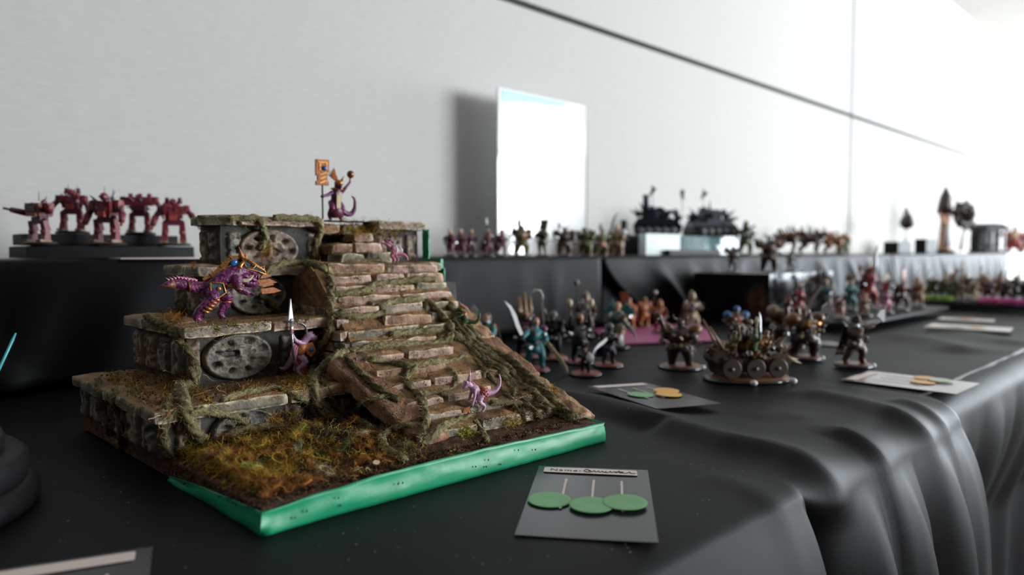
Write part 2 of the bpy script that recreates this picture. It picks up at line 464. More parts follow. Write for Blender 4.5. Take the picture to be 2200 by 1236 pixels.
# ------------------------------------------------------------------ temple diorama (local axes: x along the front edge, y towards the wall)
TO = Vector((.177, .380, TZ + .0042))
temple = empty('temple_diorama', TO, label='mossy stepped temple diorama with stone stairs and rope vines on a green-edged board', cat='diorama')
STONE = dict(rough=.72, bump=.0011, bscale=380, topdirt=(.40, .22, .095))
M_st = [mat('stone_pinkish', (.175, .098, .072), (.42, .28, .215), 60, wear=(.70, .58, .41), **STONE),
        mat('stone_grey_green', (.070, .065, .044), (.25, .22, .15), 55, wear=(.68, .61, .42), **STONE),
        mat('stone_brown', (.13, .066, .036), (.34, .20, .12), 60, wear=(.66, .50, .31), **STONE),
        mat('stone_pale', (.135, .105, .08), (.37, .30, .23), 50, wear=(.74, .64, .46), **STONE)]
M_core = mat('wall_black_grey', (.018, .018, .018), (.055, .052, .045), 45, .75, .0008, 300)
M_relief = mat('carved_grey_stone', (.040, .037, .030), (.145, .13, .10), 60, .55, .0006, 500, wear=(.42, .38, .29))
M_relief2 = mat('carved_brown_stone', (.075, .045, .032), (.20, .14, .10), 60, .6, .0006, 500, wear=(.45, .37, .28))
M_ramp = mat('ramp_red_brown', (.20, .08, .045), (.36, .18, .115), 70, .8, .0012, 330, wear=(.46, .34, .23), topdirt=(.30, .15, .075))
M_soil = mat('brown_earth', (.038, .016, .008), (.15, .065, .026), 140, .9, .0014, 700, c3=(.085, .036, .015))
M_dirt = mat('brown_ledge_dirt', (.09, .046, .02), (.30, .16, .065), 110, .9, .0011, 600)
M_tape = mat('green_tape', (.006, .30, .13), (.010, .34, .16), 30, .42, .0004, 60, spec=.5)
M_vine = mat('vine_moss_rope', (.09, .075, .03), (.27, .235, .115), 300, .9, .0009, 900)
M_vine2 = mat('vine_dark_rope', (.05, .04, .018), (.15, .125, .055), 300, .9, .0009, 900)
Z1, Z2, Z3, Z4 = .050, .099, .144, .190
BACK = .335; RX = .326
TV, TF = [], []                              # everything the vines and moss can lie on
def solid(o):
    me = o.data; b = len(TV); M = o.matrix_local if o.parent else o.matrix_world
    M = Matrix.LocRotScale(o.location, o.rotation_euler, o.scale)
    TV.extend([M @ v.co for v in me.vertices]); TF.extend([tuple(i + b for i in p.vertices) for p in me.polygons])
    return o
# board and tape
CORN = [(0, 0), (.292, -.008), (.331, BACK), (-.007, BACK)]
def cl(i, k): a, b = Vector(CORN[i]), Vector(CORN[(i + 1) % 4]); return a.lerp(b, k)
mb = MB(); mb.add([(*c, 0) for c in CORN] + [(*c, .0125) for c in CORN], [(3, 2, 1, 0), (4, 5, 6, 7), (0, 1, 5, 4), (1, 2, 6, 5), (2, 3, 7, 6), (3, 0, 4, 7)])
solid(mb.build('base_board', M_soil, temple))
# one continuous strip of tape: part of the left edge, round the corner, along the front, up the right side
TP = []
for i, (p, q, k0, k1, n_) in enumerate(((CORN[3], CORN[0], .60, 1, 26), (CORN[0], CORN[1], 0, 1, 70), (CORN[1], CORN[2], 0, .97, 60))):
    p, q = Vector(p), Vector(q); nn = Vector(((q - p).y, -(q - p).x)).normalized()
    for j in range(n_ + 1):
        k = k0 + (k1 - k0) * j / n_
        TP.append((p.lerp(q, k), nn, i, k))
for i in range(1, len(TP) - 1):
    if TP[i][2] != TP[i + 1][2]: m_ = (TP[i][1] + TP[i + 1][1]).normalized() * 1.3; TP[i] = (TP[i][0], m_, *TP[i][2:]); TP[i + 1] = (TP[i + 1][0], m_, *TP[i + 1][2:])
def tp(u, v):
    p, nn, sd, k = TP[min(int(round(u * (len(TP) - 1))), len(TP) - 1)]
    s_ = u * 30
    top = .0140 + .0007 * noise.noise(Vector((s_, 1, 2)))
    if sd == 1: top += .0026 * math.sin(math.pi * min(k * 1.1, 1)) - .0026 * max(0, 1 - k * 4)
    if sd == 0: top = .0015 + .0100 * ((k - .6) / .4) ** .7
    corner = math.exp(-(p.length / .010) ** 2)
    z = -.0022 + (top + .0022) * v
    out = .0012 + .0008 * abs(noise.noise(Vector((s_ * 2.2, v * 3, .5)))) + .0007 * math.sin(v * 5.5 + noise.noise(Vector((s_ * .6, 0, 0))) * 2) + corner * .0012 * (1 - v)
    q = p + nn * out
    return (q.x, q.y, z)
o = MB().grid(len(TP) - 1, 8, tp).build('edge_tape', M_tape, temple, True)
s_ = o.modifiers.new('thickness', 'SOLIDIFY'); s_.thickness = .0004; s_.offset = 0
for k, zc in ((.06, .004), (.085, .006), (.155, .009), (.16, .004), (.30, .008), (.312, .008), (.52, .006), (.553, .004), (.56, .0085), (.60, .003), (.66, .010), (.72, .007)):
    p = Vector(CORN[0]).lerp(Vector(CORN[1]), k)
    MB().ball((p.x, p.y - .0034, zc), (.0006, .0005, .0007), 6, 4).build('soil_crumb', M_soil, temple)
# ground
def inside(u, v):
    a, b = Vector(CORN[0]).lerp(Vector(CORN[1]), u), Vector(CORN[3]).lerp(Vector(CORN[2]), u)
    return a.lerp(b, v)
def gz(x, y):
    h = .0135 + .0022 * noise.noise(Vector((x * 40, y * 40, 1))) + .0013 * noise.noise(Vector((x * 110, y * 110, 2))) + .0008 * noise.noise(Vector((x * 260, y * 260, 3)))
    h += .010 * math.exp(-((x - .08) / .07) ** 2 - ((y - .095) / .035) ** 2)
    h += .006 * math.exp(-((x - .14) / .05) ** 2 - ((y - .06) / .03) ** 2)
    return h
def gp(u, v):
    p = inside(u, v * .46); e = min(u, 1 - u) * .3
    edge = min(e / .010, v * .46 * .335 / .010, 1)
    low = .0128 if u > .02 else .0126
    return (p.x, p.y, low * (1 - edge) + gz(p.x, p.y) * edge)
solid(MB().grid(150, 80, gp).build('ground', M_soil, temple, True))
# cores of the tiers
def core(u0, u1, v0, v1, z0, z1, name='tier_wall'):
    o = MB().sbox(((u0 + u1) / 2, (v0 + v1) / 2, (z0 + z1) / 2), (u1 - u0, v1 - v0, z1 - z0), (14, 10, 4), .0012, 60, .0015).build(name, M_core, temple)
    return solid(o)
T = [  # body left, body right, body front, bottom, top, slab overhang
    (-.008, .150, .135, .012, Z1), (.036, .160, .205, Z1 - .004, Z2), (.072, RX, .262, Z2 - .004, Z3), (.098, RX, .288, Z3 - .004, Z4)]
for i, (u0, u1, v0, z0, z1) in enumerate(T):
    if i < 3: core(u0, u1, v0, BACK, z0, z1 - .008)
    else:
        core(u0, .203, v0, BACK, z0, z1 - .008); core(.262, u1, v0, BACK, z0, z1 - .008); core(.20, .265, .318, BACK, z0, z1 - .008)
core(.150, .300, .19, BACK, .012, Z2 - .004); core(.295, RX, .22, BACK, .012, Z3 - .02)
# ledge surfaces with brown dirt
def ledge(u0, u1, v0, v1, z):
    def fn(u, v):
        x, y = u0 + (u1 - u0) * u, v0 + (v1 - v0) * v
        return (x, y, z - .0015 + .0009 * noise.noise(Vector((x * 120, y * 120, z * 90))) + .0006 * noise.noise(Vector((x * 320, y * 320, z * 90))))
    solid(MB().grid(int((u1 - u0) / .004), max(4, int((v1 - v0) / .004)), fn).build('ledge_dirt', M_dirt, temple, True))
ledge(-.006, .150, .14, .33, Z1); ledge(.036, .158, .205, .33, Z2); ledge(.072, RX, .262, .33, Z3); ledge(.10, RX, .292, .33, Z4)
# ledge slabs
def slab(c, d, rz=0, m=0, seed=0.0, nn=None, name='ledge_slab'):
    nn = nn or (max(3, int(d[0] / .006)), max(3, int(d[1] / .006)), 3)
    o = MB().sbox((0, 0, 0), d, nn, .0011, 75, .0018, seed).build(name, M_st[m], temple, False, c, (0, 0, rz))
    return solid(o)
TH = .010
def front_slabs(u_breaks, v, z, ms, dep=.036):
    for i, (a, b) in enumerate(zip(u_breaks, u_breaks[1:])):
        slab(((a + b) / 2, v + dep / 2 + random.uniform(-.001, .001), z - TH / 2 + random.uniform(-.0008, .0008)), (b - a - .0018, dep, TH), random.uniform(-.012, .012), ms[i % len(ms)], i + v * 50)
def left_slabs(v_breaks, u, z, ms, dep=.034):
    for i, (a, b) in enumerate(zip(v_breaks, v_breaks[1:])):
        slab((u + dep / 2, (a + b) / 2, z - TH / 2 + random.uniform(-.0008, .0008)), (dep, b - a - .0018, TH), random.uniform(-.012, .012), ms[i % len(ms)], i + u * 70 + 9)
front_slabs((-.016, .082, .152), .126, Z1, (1, 2))
left_slabs((.162, .238, .333), -.016, Z1, (1, 1))
front_slabs((.026, .100, .156), .187, Z2, (3, 0))
left_slabs((.224, .280, .333), .026, Z2, (1, 3))
front_slabs((.062, .118, .170), .250, Z3, (3, 3), .034); front_slabs((.297, .332), .250, Z3, (1,), .04)
left_slabs((.285, .333), .062, Z3, (1,))
front_slabs((.112, .200), .275, Z4, (0,), .034); front_slabs((.263, .330), .275, Z4, (3,), .034)
slab((.100, .294, Z4 - TH / 2), (.034, .020, TH), R(-42), 1, 3.3); left_slabs((.304, .334), .087, Z4, (1,), .034)
# carved reliefs on the tier walls
def disc_h(x, y, sd):
    r = math.hypot(x, y); a = math.atan2(y, x)
    h = .0040
    if r > .86: h = .0046 - .004 * smooth01((r - .93) / .07)
    ring = math.exp(-((r - .66) / .13) ** 2)
    kp = round((a * 8 + sd) / (2 * math.pi)); amp = .35 + .65 * abs(math.sin(kp * 12.9 + sd * 7)); wob = .22 * math.sin(kp * 5.1 + sd)
    h -= .0066 * amp * smooth01(math.exp(-((r - .66 - wob * .3) / .13) ** 2) * 1.5 - .35) * smooth01((math.cos(a * 8 + sd) - .25 + wob) * 2.2)
    if r < .47: h += .0016 * noise.noise(Vector((x * 5 + sd, y * 5, sd))) + .0016 * math.exp(-(x / .16) ** 2) - .0040 * smooth01((noise.noise(Vector((x * 3.4, y * 3.4, sd + 4))) - .12) * 5)
    return h + .0006 * noise.noise(Vector((x * 9, y * 9, sd)))
def carved_disc(cx, cz, rx, rz, v, m, sd):
    na, nr = 72, 20
    mbd = MB(); vs_ = [(cx, v - disc_h(0, 0, sd), cz)]; fs = []; ws = [.2]
    for i in range(1, nr + 2):
        r = min(i / nr, 1.0)
        for j in range(na):
            a = 2 * math.pi * j / na; x, y = r * math.cos(a), r * math.sin(a)
            hh = disc_h(x, y, sd) if i <= nr else -.004
            vs_.append((cx + x * rx, v - hh, cz + y * rz)); ws.append(min(max((hh - .0028) * 500, 0), 1) * .75)
    for j in range(na):
        k = (j + 1) % na; fs.append((0, 1 + j, 1 + k))
        for i in range(nr): fs.append((1 + i * na + j, 1 + (i + 1) * na + j, 1 + (i + 1) * na + k, 1 + i * na + k))
    return solid(mbd.add(vs_, fs, ws).build('carved_disc', m, temple, True))
carved_disc(.144, Z4 - .032, .031, .020, T[3][2] - .0015, M_relief2, 1.0)
carved_disc(.120, Z3 - .028, .028, .0185, T[2][2] - .0015, M_relief, 2.2)
carved_disc(.076, Z2 - .0295, .0295, .0195, T[1][2] - .0015, M_relief, 3.1)
carved_disc(.050, Z1 - .026, .026, .017, T[0][2] - .0015, M_relief, 4.4)
def carved_panel(c, w_, h_, face, m, sd):            # face: 'f' towards the front, 'l' towards the left, 'r' right
    nx, nz_ = max(6, int(w_ / .0016)), max(6, int(h_ / .0016))
    def hh(u, v):
        e = min(u, 1 - u, v, 1 - v); x, y = u * w_ * 150, v * h_ * 150
        d = noise.noise(Vector((x, y, sd))) + .5 * noise.noise(Vector((x * 2.2, y * 2.2, sd + 3)))
        return .0034 * smooth01(e / .12) * (1 if d < .22 else .15) + .0005 * noise.noise(Vector((x * 4, y * 4, sd))) - .001 * (e < .01)
    def fn(u, v):
        k = hh(u, v); a, b = (u - .5) * w_, (v - .5) * h_
        if face == 'f': return (c[0] + a, c[1] - k, c[2] + b)
        if face == 'r': return (c[0] + k, c[1] + a, c[2] + b)
        return (c[0] - k, c[1] - a, c[2] + b)
    return solid(MB().grid(nx, nz_, fn, lambda u, v: .7 if hh(u, v) > .0026 else 0).build('carved_panel', m, temple, True))
def wall_panels(face, pos, a0, a1, zc, h, n, seed, skip=()):
    rp = random.Random(seed); wd = (a1 - a0) / n
    for i in range(n):
        if i in skip: continue
        ww = wd * rp.uniform(.62, .86); c = a0 + wd * (i + .5)
        p = (c, pos, zc) if face == 'f' else (pos, c, zc)
        carved_panel(p, ww, h * rp.uniform(.82, .98), face, M_relief if rp.random() < .6 else M_relief2, seed + i * 3.7)
wall_panels('f', T[0][2], -.004, .024, .027, .026, 1, 1); wall_panels('f', T[0][2], .078, .148, .027, .026, 3, 5)
wall_panels('f', T[1][2], .034, .048, Z1 + .02, .036, 1, 12); wall_panels('f', T[1][2], .110, .158, Z1 + .02, .034, 2, 16)
wall_panels('f', T[2][2], .074, .098, Z2 + .017, .030, 1, 22); wall_panels('f', T[2][2], .158, .172, Z2 + .017, .03, 1, 24); wall_panels('f', T[2][2], .302, .324, Z2 + .015, .030, 1, 25)
wall_panels('f', T[3][2], .100, .122, Z3 + .018, .032, 1, 31); wall_panels('f', T[3][2], .183, .202, Z3 + .017, .032, 1, 33); wall_panels('f', T[3][2], .264, .324, Z3 + .017, .032, 3, 35)
wall_panels('l', T[0][0], .14, .333, .027, .030, 6, 41); wall_panels('l', T[1][0], .208, .333, Z1 + .019, .036, 4, 51)
wall_panels('l', T[2][0], .268, .333, Z2 + .016, .032, 2, 61); wall_panels('l', T[3][0], .292, .333, Z3 + .017, .034, 2, 71)
wall_panels('r', RX, .19, .333, Z2 - .03, .055, 4, 81)
# stairs: every stone its own piece
rows = []
def lerp_tab(tab, z):
    for (z0, *a), (z1, *b) in zip(tab, tab[1:]):
        if z <= z1:
            k = (z - z0) / (z1 - z0); return [p + (q - p) * k for p, q in zip(a, b)]
    return list(tab[-1][1:])
STAIR = [(.018, .022, .146, .282), (.078, .150, .152, .293), (.144, .216, .168, .298), (.1445, .232, .198, .264), (.188, .300, .200, .262)]
zs = [.0235, .0325, .0415, .0505, .0595, .0690, .0785, .0878, .0972, .1066, .1160, .1254, .1348, .1440, .1545, .1650, .1755, .1850]
rs = random.Random(11)
for ri, z in enumerate(zs):
    v, u0, u1 = lerp_tab(STAIR, z)
    n = rs.choice((2, 3, 3)) if ri < 14 else 2
    cuts = [u0] + sorted(u0 + (u1 - u0) * (k + rs.uniform(-.16, .16)) / n for k in range(1, n)) + [u1]
    nxt = lerp_tab(STAIR, zs[ri + 1])[0] if ri + 1 < len(zs) else v + .02
    dep = max(.018, nxt - v + .010)
    for a, b in zip(cuts, cuts[1:]):
        if rs.random() < .06: continue
        hgt = .0104 + rs.uniform(0, .0014)
        jv = rs.uniform(-.0022, .0022)
        w_ = b - a - rs.uniform(.0008, .003)
        solid(MB().sbox((0, 0, 0), (w_, dep, hgt), (max(4, int(w_ / .006)), max(2, int(dep / .007)), 3), .0019, 85, .0022, ri * 3.1 + a * 40).build(
            'step_stone', M_st[rs.choice((0, 0, 3, 2, 1))], temple, False, ((a + b) / 2, v + dep / 2 + jv, z - hgt / 2 + rs.uniform(-.0014, .0012)), (rs.uniform(-.05, .05), rs.uniform(-.012, .012), rs.uniform(-.02, .02))))
for ri in range(5, 14):                      # stones closing the left side of the stairs
    v, u0, u1 = lerp_tab(STAIR, zs[ri]); a_ = v + .004
    while a_ < .262:
        ln_ = min(rs.uniform(.014, .026), .266 - a_)
        solid(MB().sbox((0, 0, 0), (.012, ln_ - .0012, .0090), (2, 3, 2), .0012, 95, .0015, ri + a_ * 90).build('cheek_stone', (M_relief2, M_relief, M_st[0])[rs.choice((0, 0, 1, 2))], temple, False, (u0 + .001 + rs.uniform(-.001, .001), a_ + ln_ / 2, zs[ri] - .0052)))
        a_ += ln_
# earth packed behind the steps
prof = [(lerp_tab(STAIR, z)[0] + .005, z - .0042) for z in zs[:14]]
def earth(u0, u1):
    pl = [(prof[0][0] - .002, .006)] + prof + [(.262, zs[13] - .011), (.262, .006)]
    n = len(pl); vs_ = [(u0, y, z) for y, z in pl] + [(u1, y, z) for y, z in pl]
    fs = [tuple(range(n - 1, -1, -1)), tuple(range(n, 2 * n))] + [(i, (i + 1) % n, n + (i + 1) % n, n + i) for i in range(n)]
    return solid(MB().add(vs_, fs).build('stair_core', M_dirt, temple))
earth(.156, .297)
core(.2, .264, .290, BACK, Z3 - .004, Z3 + .02, 'stair_core')
# sloping side slabs of the stairs
def ramp(p0, p1, wdt, th, m, seed, name='ramp_stone'):
    p0, p1 = Vector(p0), Vector(p1); d = p1 - p0; ln = d.length
    o = MB().sbox((0, 0, 0), (wdt, ln, th), (max(3, int(wdt / .0025)), max(4, int(ln / .003)), 4), .0022, 110, .0022, seed).build(name, m, temple, False, (p0 + p1) / 2)
    y = d.normalized(); x = Vector((1, 0, 0)); z = x.cross(y).normalized(); x = y.cross(z)
    o.rotation_euler = Matrix((x, y, z)).transposed().to_euler()
    return solid(o)
ramp((.148, .060, .024), (.139, .150, .064), .029, .014, M_ramp, 1.5)
ramp((.151, .034, .0165), (.149, .060, .0235), .026, .010, M_ramp, 2.5)
ramp((.297, .014, .011), (.303, .085, .036), .024, .010, M_st[2], 3.5)
ramp((.303, .086, .037), (.309, .152, .065), .024, .011, M_ramp, 4.5)
ramp((.309, .153, .066), (.315, .210, .096), .022, .011, M_st[2], 5.5)
pl = [(.012, .008), (.085, .031), (.155, .060), (.212, .092), (.264, .110), (.264, .008)]
n = len(pl); vs_ = [(.290 + y * .02, y, z) for y, z in pl] + [(.306 + y * .070, y, z) for y, z in pl]
solid(MB().add(vs_, [tuple(range(n - 1, -1, -1)), tuple(range(n, 2 * n))] + [(i, (i + 1) % n, n + (i + 1) % n, n + i) for i in range(n)]).build('stair_cheek', M_soil, temple))
# green tape wrapped on the cut right-hand edges
for (v, z0, z1, x) in ((.252, .10, .137, .3335), (.277, .148, .181, .3315)):
    MB().sbox((x, v + .004, (z0 + z1) / 2), (.0012, .012, z1 - z0), (1, 2, 8), .0008, 200, 0).build('edge_tape', M_tape, temple)
MB().sbox((.3325, .268, Z3 - .002), (.0035, .030, .011), (1, 4, 3), .0008, 200, 0).build('edge_tape', M_tape, temple)
BV = BVHTree.FromPolygons(TV, TF)
CAML = cam.location - TO
def hit(px, py):
    d = ray(px, py).normalized(); r = BV.ray_cast(CAML, d)
    return (r[0], r[1]) if r[0] is not None else None

# ------------------------------------------------------------------ rope vines, moss and litter on the temple
def zz(pts, ox, oy, k): return [(ox + x / k, oy + y / k) for x, y in pts]
A_ = lambda p: zz(p, 400, 300, 3.793)
B_ = lambda p: zz(p, 160, 540, 3.8625)
C_ = lambda p: zz(p, 660, 560, 3.634)
D_ = lambda p: zz(p, 160, 780, 3.169)
E_ = lambda p: zz(p, 640, 760, 3.0147)
VINES = [
    ([(1010, 700), (1060, 760), (1120, 800), (1165, 850), (1215, 895)], 2.2, 0), ([(1000, 735), (1035, 790), (1090, 850), (1120, 900)], 1.7, 1),
    ([(975, 690), (1005, 745), (1060, 790), (1105, 830)], 2.4, 1),
    ([(955, 640), (990, 690), (1040, 738), (1095, 776), (1145, 822), (1195, 866)], 2.9, 1),
    ([(965, 660), (1010, 720), (1075, 775), (1130, 830), (1180, 880), (1235, 905)], 2.6, 0),
    ([(985, 705), (1040, 765), (1100, 835), (1140, 880), (1165, 905)], 2.2, 1),
    ([(345, 1010), (290, 990), (240, 960), (190, 925)], 3.0, 1), ([(350, 1030), (300, 1010), (230, 970), (195, 945)], 2.6, 1),
    ([(210, 820), (225, 870), (240, 930), (280, 985)], 2.0, 1),  # path as seen on the stones, radius (mm), darker rope?
    (A_([(350, 640), (480, 645), (590, 640), (615, 700), (635, 780), (630, 850), (600, 910)]), 2.3, 0),
    (A_([(700, 640), (900, 645), (1060, 655), (1090, 720), (1075, 800), (1050, 880), (1040, 960)]), 2.4, 0),
    (A_([(600, 1130), (660, 1070), (730, 1035), (850, 1025), (1050, 1025), (1140, 1065), (1180, 1130), (1190, 1200)]) +
     C_([(195, 200), (190, 300), (195, 400), (205, 500), (185, 590), (130, 670), (85, 735)]), 2.4, 0),
    (C_([(195, 250), (300, 258), (420, 240), (520, 200), (640, 170), (800, 150), (1000, 145)]), 2.2, 0),
    (C_([(480, 335), (600, 350), (700, 315), (850, 300), (950, 330), (1020, 390), (1060, 450), (1105, 500), (1110, 570), (1080, 620), (900, 640),
         (700, 650), (500, 670), (380, 700), (280, 740), (150, 800), (80, 860), (50, 960), (60, 1080), (120, 1180), (180, 1230)]), 2.6, 0),
    (C_([(200, 420), (400, 432), (520, 420), (620, 392)]), 2.3, 0),
    (C_([(640, 570), (760, 560), (900, 550), (1040, 530)]), 2.2, 0),
    (C_([(300, 760), (400, 880), (520, 980), (620, 1060), (720, 1110)]), 2.0, 1),
    (C_([(480, 765), (640, 790), (740, 825), (850, 825), (1000, 800), (1150, 770), (1240, 735)]), 2.2, 0),
    (C_([(850, 825), (775, 880), (780, 960), (850, 1030), (900, 1120)]) + E_([(815, 380), (825, 470), (790, 600)]), 2.4, 0),
    (C_([(1120, 830), (1160, 900), (1150, 980), (1080, 1010), (980, 1040), (900, 1060)]), 1.5, 0),
    (C_([(1130, 585), (1250, 650), (1350, 750), (1500, 850), (1600, 930), (1640, 1010), (1600, 1060)]), 2.6, 1),
    (C_([(1100, 560), (1190, 605), (1400, 725), (1580, 835), (1750, 965), (1900, 1085), (2000, 1180)]) + E_([(1680, 330), (1780, 410), (1860, 455)]), 3.0, 1),
    (C_([(1300, 640), (1420, 690), (1540, 770), (1600, 840)]), 2.2, 1),
    (E_([(100, 80), (90, 200), (130, 320), (250, 420), (400, 480), (500, 520)]), 2.8, 1),
    (E_([(150, 150), (190, 260), (270, 370), (400, 450), (480, 500)]), 2.2, 1),
    (E_([(540, 560), (600, 500), (660, 470), (740, 465)]), 1.6, 0),
    (E_([(540, 555), (570, 640), (680, 700), (760, 760), (800, 800)]), 2.2, 0),
    (E_([(790, 580), (860, 540), (950, 480), (1050, 420), (1140, 390)]), 2.3, 0),
    (E_([(1140, 440), (1200, 520), (1230, 590), (1180, 660), (1060, 690), (900, 690)]), 1.5, 0),
    (E_([(360, 380), (400, 330), (480, 300), (560, 285)]), 1.4, 0),
    (E_([(1240, 320), (1400, 320), (1500, 330), (1620, 370)]), 1.8, 1),
    (D_([(800, 15), (812, 100), (775, 180), (715, 170), (735, 240), (765, 380), (800, 450), (870, 520)]), 3.2, 0),
    (D_([(770, 335), (880, 330), (980, 338), (1090, 372), (1200, 425)]), 2.0, 0),
    (D_([(655, 250), (600, 420), (615, 560), (650, 660)]), 2.4, 1),
    (D_([(920, 570), (1000, 510), (1150, 450), (1350, 432), (1480, 460), (1535, 560), (1500, 640)]), 2.2, 0),
    (D_([(110, 540), (210, 585), (330, 680), (480, 740), (560, 800)]), 2.0, 1),
    (D_([(1000, 265), (1250, 200), (1400, 188), (1540, 235), (1620, 290)]), 1.9, 0),
    (D_([(280, 190), (290, 300), (320, 440), (330, 560)]), 1.8, 1),
    (B_([(600, 560), (820, 650), (900, 740), (955, 830), (1000, 950), (965, 1060), (930, 1140)]), 2.3, 1),
    (B_([(1540, 350), (1640, 440), (1700, 520)]), 1.7, 1),
    (A_([(1480, 720), (1600, 780), (1650, 880), (1650, 960), (1720, 1010), (1900, 1010)]), 1.9, 1),
    (A_([(1180, 990), (1400, 990), (1600, 975)]), 1.6, 0),
]
rv = random.Random(21)
def dense(path, step=7.0):
    out = []
    for (x0, y0), (x1, y1) in zip(path, path[1:]):
        n = max(1, int(math.hypot(x1 - x0, y1 - y0) / step))
        out += [(x0 + (x1 - x0) * i / n, y0 + (y1 - y0) * i / n) for i in range(n)]
    return out + [path[-1]]
def blade(mb, p, d, ln, wd, rnd, segs=2, droop=0.0, curl=.5):          # one moss strand: thin curved three sided stalk
    pts = [p]; v = d.normalized()
    for i in range(segs):
        v = (v + Vector((rnd.gauss(0, curl), rnd.gauss(0, curl), rnd.gauss(0, curl) - droop))).normalized()
        q_ = pts[-1] + v * (ln / segs); q_.z = max(q_.z, .0008); pts.append(q_)
    if segs <= 2:
        s = v.orthogonal().normalized() * wd
        mb.add([pts[0] - s, pts[0] + s, pts[1] + s * .7, pts[1] - s * .7, pts[-1]], [(0, 1, 2, 3), (3, 2, 4)])
    else:
        mb.tube(pts, [wd * (1 - .55 * i / segs) for i in range(segs + 1)], 3, False)
fuzz_mats = [mat('vine_fuzz_pale', (.20, .17, .065), (.52, .45, .22), 260, .95), mat('vine_fuzz_olive', (.13, .10, .028), (.36, .29, .11), 260, .95)]
for path, rad, dk in VINES:
    rad *= 1.16
    pts = []
    for q in dense(spline([(x, y, 0) for x, y in path], 4) and [(v.x, v.y) for v in spline([(x, y, 0) for x, y in path], 5)]):
        h_ = hit(*q)
        if h_ is None or (h_[0].z < .02 and h_[0].y < .009): continue
        p = h_[0] + h_[1] * (rad * .00075) - ray(*q).normalized() * (rad * .0004)
        p.z = max(p.z, .0045)
        if pts and (p - pts[-1]).length > .045: continue
        pts.append(p)
    if len(pts) < 5: continue
    for it in range(3):
        pts = [pts[0]] + [(pts[i - 1] + pts[i] * 2 + pts[i + 1]) / 4 for i in range(1, len(pts) - 1)] + [pts[-1]]
    res = [pts[0]]
    for p in pts[1:]:
        while (p - res[-1]).length > .0013: res.append(res[-1] + (p - res[-1]).normalized() * .0013)
    r_ = [rad * .001 * (1 + .14 * noise.noise(p * 300) + .1 * noise.noise(p * 90)) for p in res]
    r_[0] *= .5; r_[-1] *= .4
    vo = MB().tube(res, r_, 12, True, 1.0, .62, 3, .34).build('vine', (M_vine, M_vine2)[dk], temple, True)
    fz = MB()
    for i in range(1, len(res)):
        t = (res[i] - res[i - 1]).normalized()
        for k in range(9):
            o_ = t.orthogonal().normalized(); o_.rotate(Matrix.Rotation(rv.uniform(0, 6.28), 3, t)); tw = t.cross(o_)
            stray = rv.random() < .16
            blade(fz, res[i] + o_ * r_[i] * rv.uniform(.75, 1.15), t * rv.choice((1, 1, -1)) + tw * rv.uniform(.2, .9) + o_ * (rv.uniform(.5, 1.6) if stray else rv.uniform(-.05, .35)), rv.uniform(.002, .005) * (1.2 if stray else 1), .00016, rv, 2, .04, .25)
    f_ = fz.build('vine_moss', fuzz_mats[dk], vo); f_['kind'] = 'stuff'

M_moss = {'y': mat('moss_yellow', (.22, .125, .010), (.60, .38, .045), 160, .9), 'r': mat('moss_rust', (.17, .06, .010), (.46, .19, .03), 160, .9),
          'g': mat('moss_green', (.06, .06, .010), (.20, .19, .035), 160, .9), 'k': mat('moss_dark', (.022, .02, .008), (.075, .062, .02), 160, .9),
          'l': mat('moss_lime', (.2, .22, .02), (.46, .46, .08), 160, .9), 's': mat('straw', (.25, .18, .08), (.42, .32, .16), 160, .8)}
def inpoly(x, y, poly):
    c = False; j = len(poly) - 1
    for i in range(len(poly)):
        (xi, yi), (xj, yj) = poly[i], poly[j]
        if (yi > y) != (yj > y) and x < (xj - xi) * (y - yi) / (yj - yi) + xi: c = not c
        j = i
    return c
def sample_poly(poly, rnd):
    x0, x1 = min(p[0] for p in poly), max(p[0] for p in poly); y0, y1 = min(p[1] for p in poly), max(p[1] for p in poly)
    while True:
        x, y = rnd.uniform(x0, x1), rnd.uniform(y0, y1)
        if inpoly(x, y, poly): return x, y
rm = random.Random(5)
STAIRP = [(700, 590), (930, 575), (1010, 740), (1200, 890), (1000, 930), (870, 930), (760, 820), (730, 740)]
def moss(name, c, spots, wd=.00026):
    """spots: (polygon or (x, y, r), strands, length, lift, clumps)"""
    mb = MB()
    for area_, cnt, ln, lift, ncl in spots:
        if len(area_) == 3 and not hasattr(area_[0], '__len__'):
            cx, cy, r = area_; pick = lambda: (cx + rm.gauss(0, r * .5), cy + rm.gauss(0, r * .4))
        else: pick = lambda: sample_poly(area_, rm)
        left = cnt
        for _ in range(ncl or 1):
            if ncl:
                ox, oy = pick(); sp = rm.uniform(4, 13)
            for _ in range(max(1, cnt // (ncl or 1))):
                q = (ox + rm.gauss(0, sp), oy + rm.gauss(0, sp * .6)) if ncl else pick()
                h_ = hit(*q)
                if h_ is None or (h_[0].z < .03 and (h_[0].y < .007 or h_[0].x < .004 or (h_[0].y < .016 and rm.random() < .6))): continue
                d = Vector((rm.gauss(0, 1), rm.gauss(0, 1), 0)) + h_[1] * lift * rm.uniform(.2, 1.6)
                blade(mb, h_[0] + h_[1] * .0003, d, ln * rm.uniform(.5, 1.4), wd * rm.uniform(.7, 1.3), rm, 6, .16, .75)
    o = mb.build(name, M_moss[c], temple); o['kind'] = 'stuff'
    return o
GROUND = [(335, 1015), (372, 1050), (470, 1095), (560, 1112), (700, 1070), (860, 1025), (930, 1000), (880, 960), (790, 940), (690, 905), (640, 880), (500, 940), (430, 955), (380, 985)]
GL = [(330, 1000), (380, 1045), (520, 1060), (640, 1020), (700, 960), (660, 900), (520, 940), (420, 950)]
FRONT = [(560, 1115), (900, 1020), (1290, 925), (1230, 900), (1000, 960), (860, 985), (700, 1040), (540, 1085)]
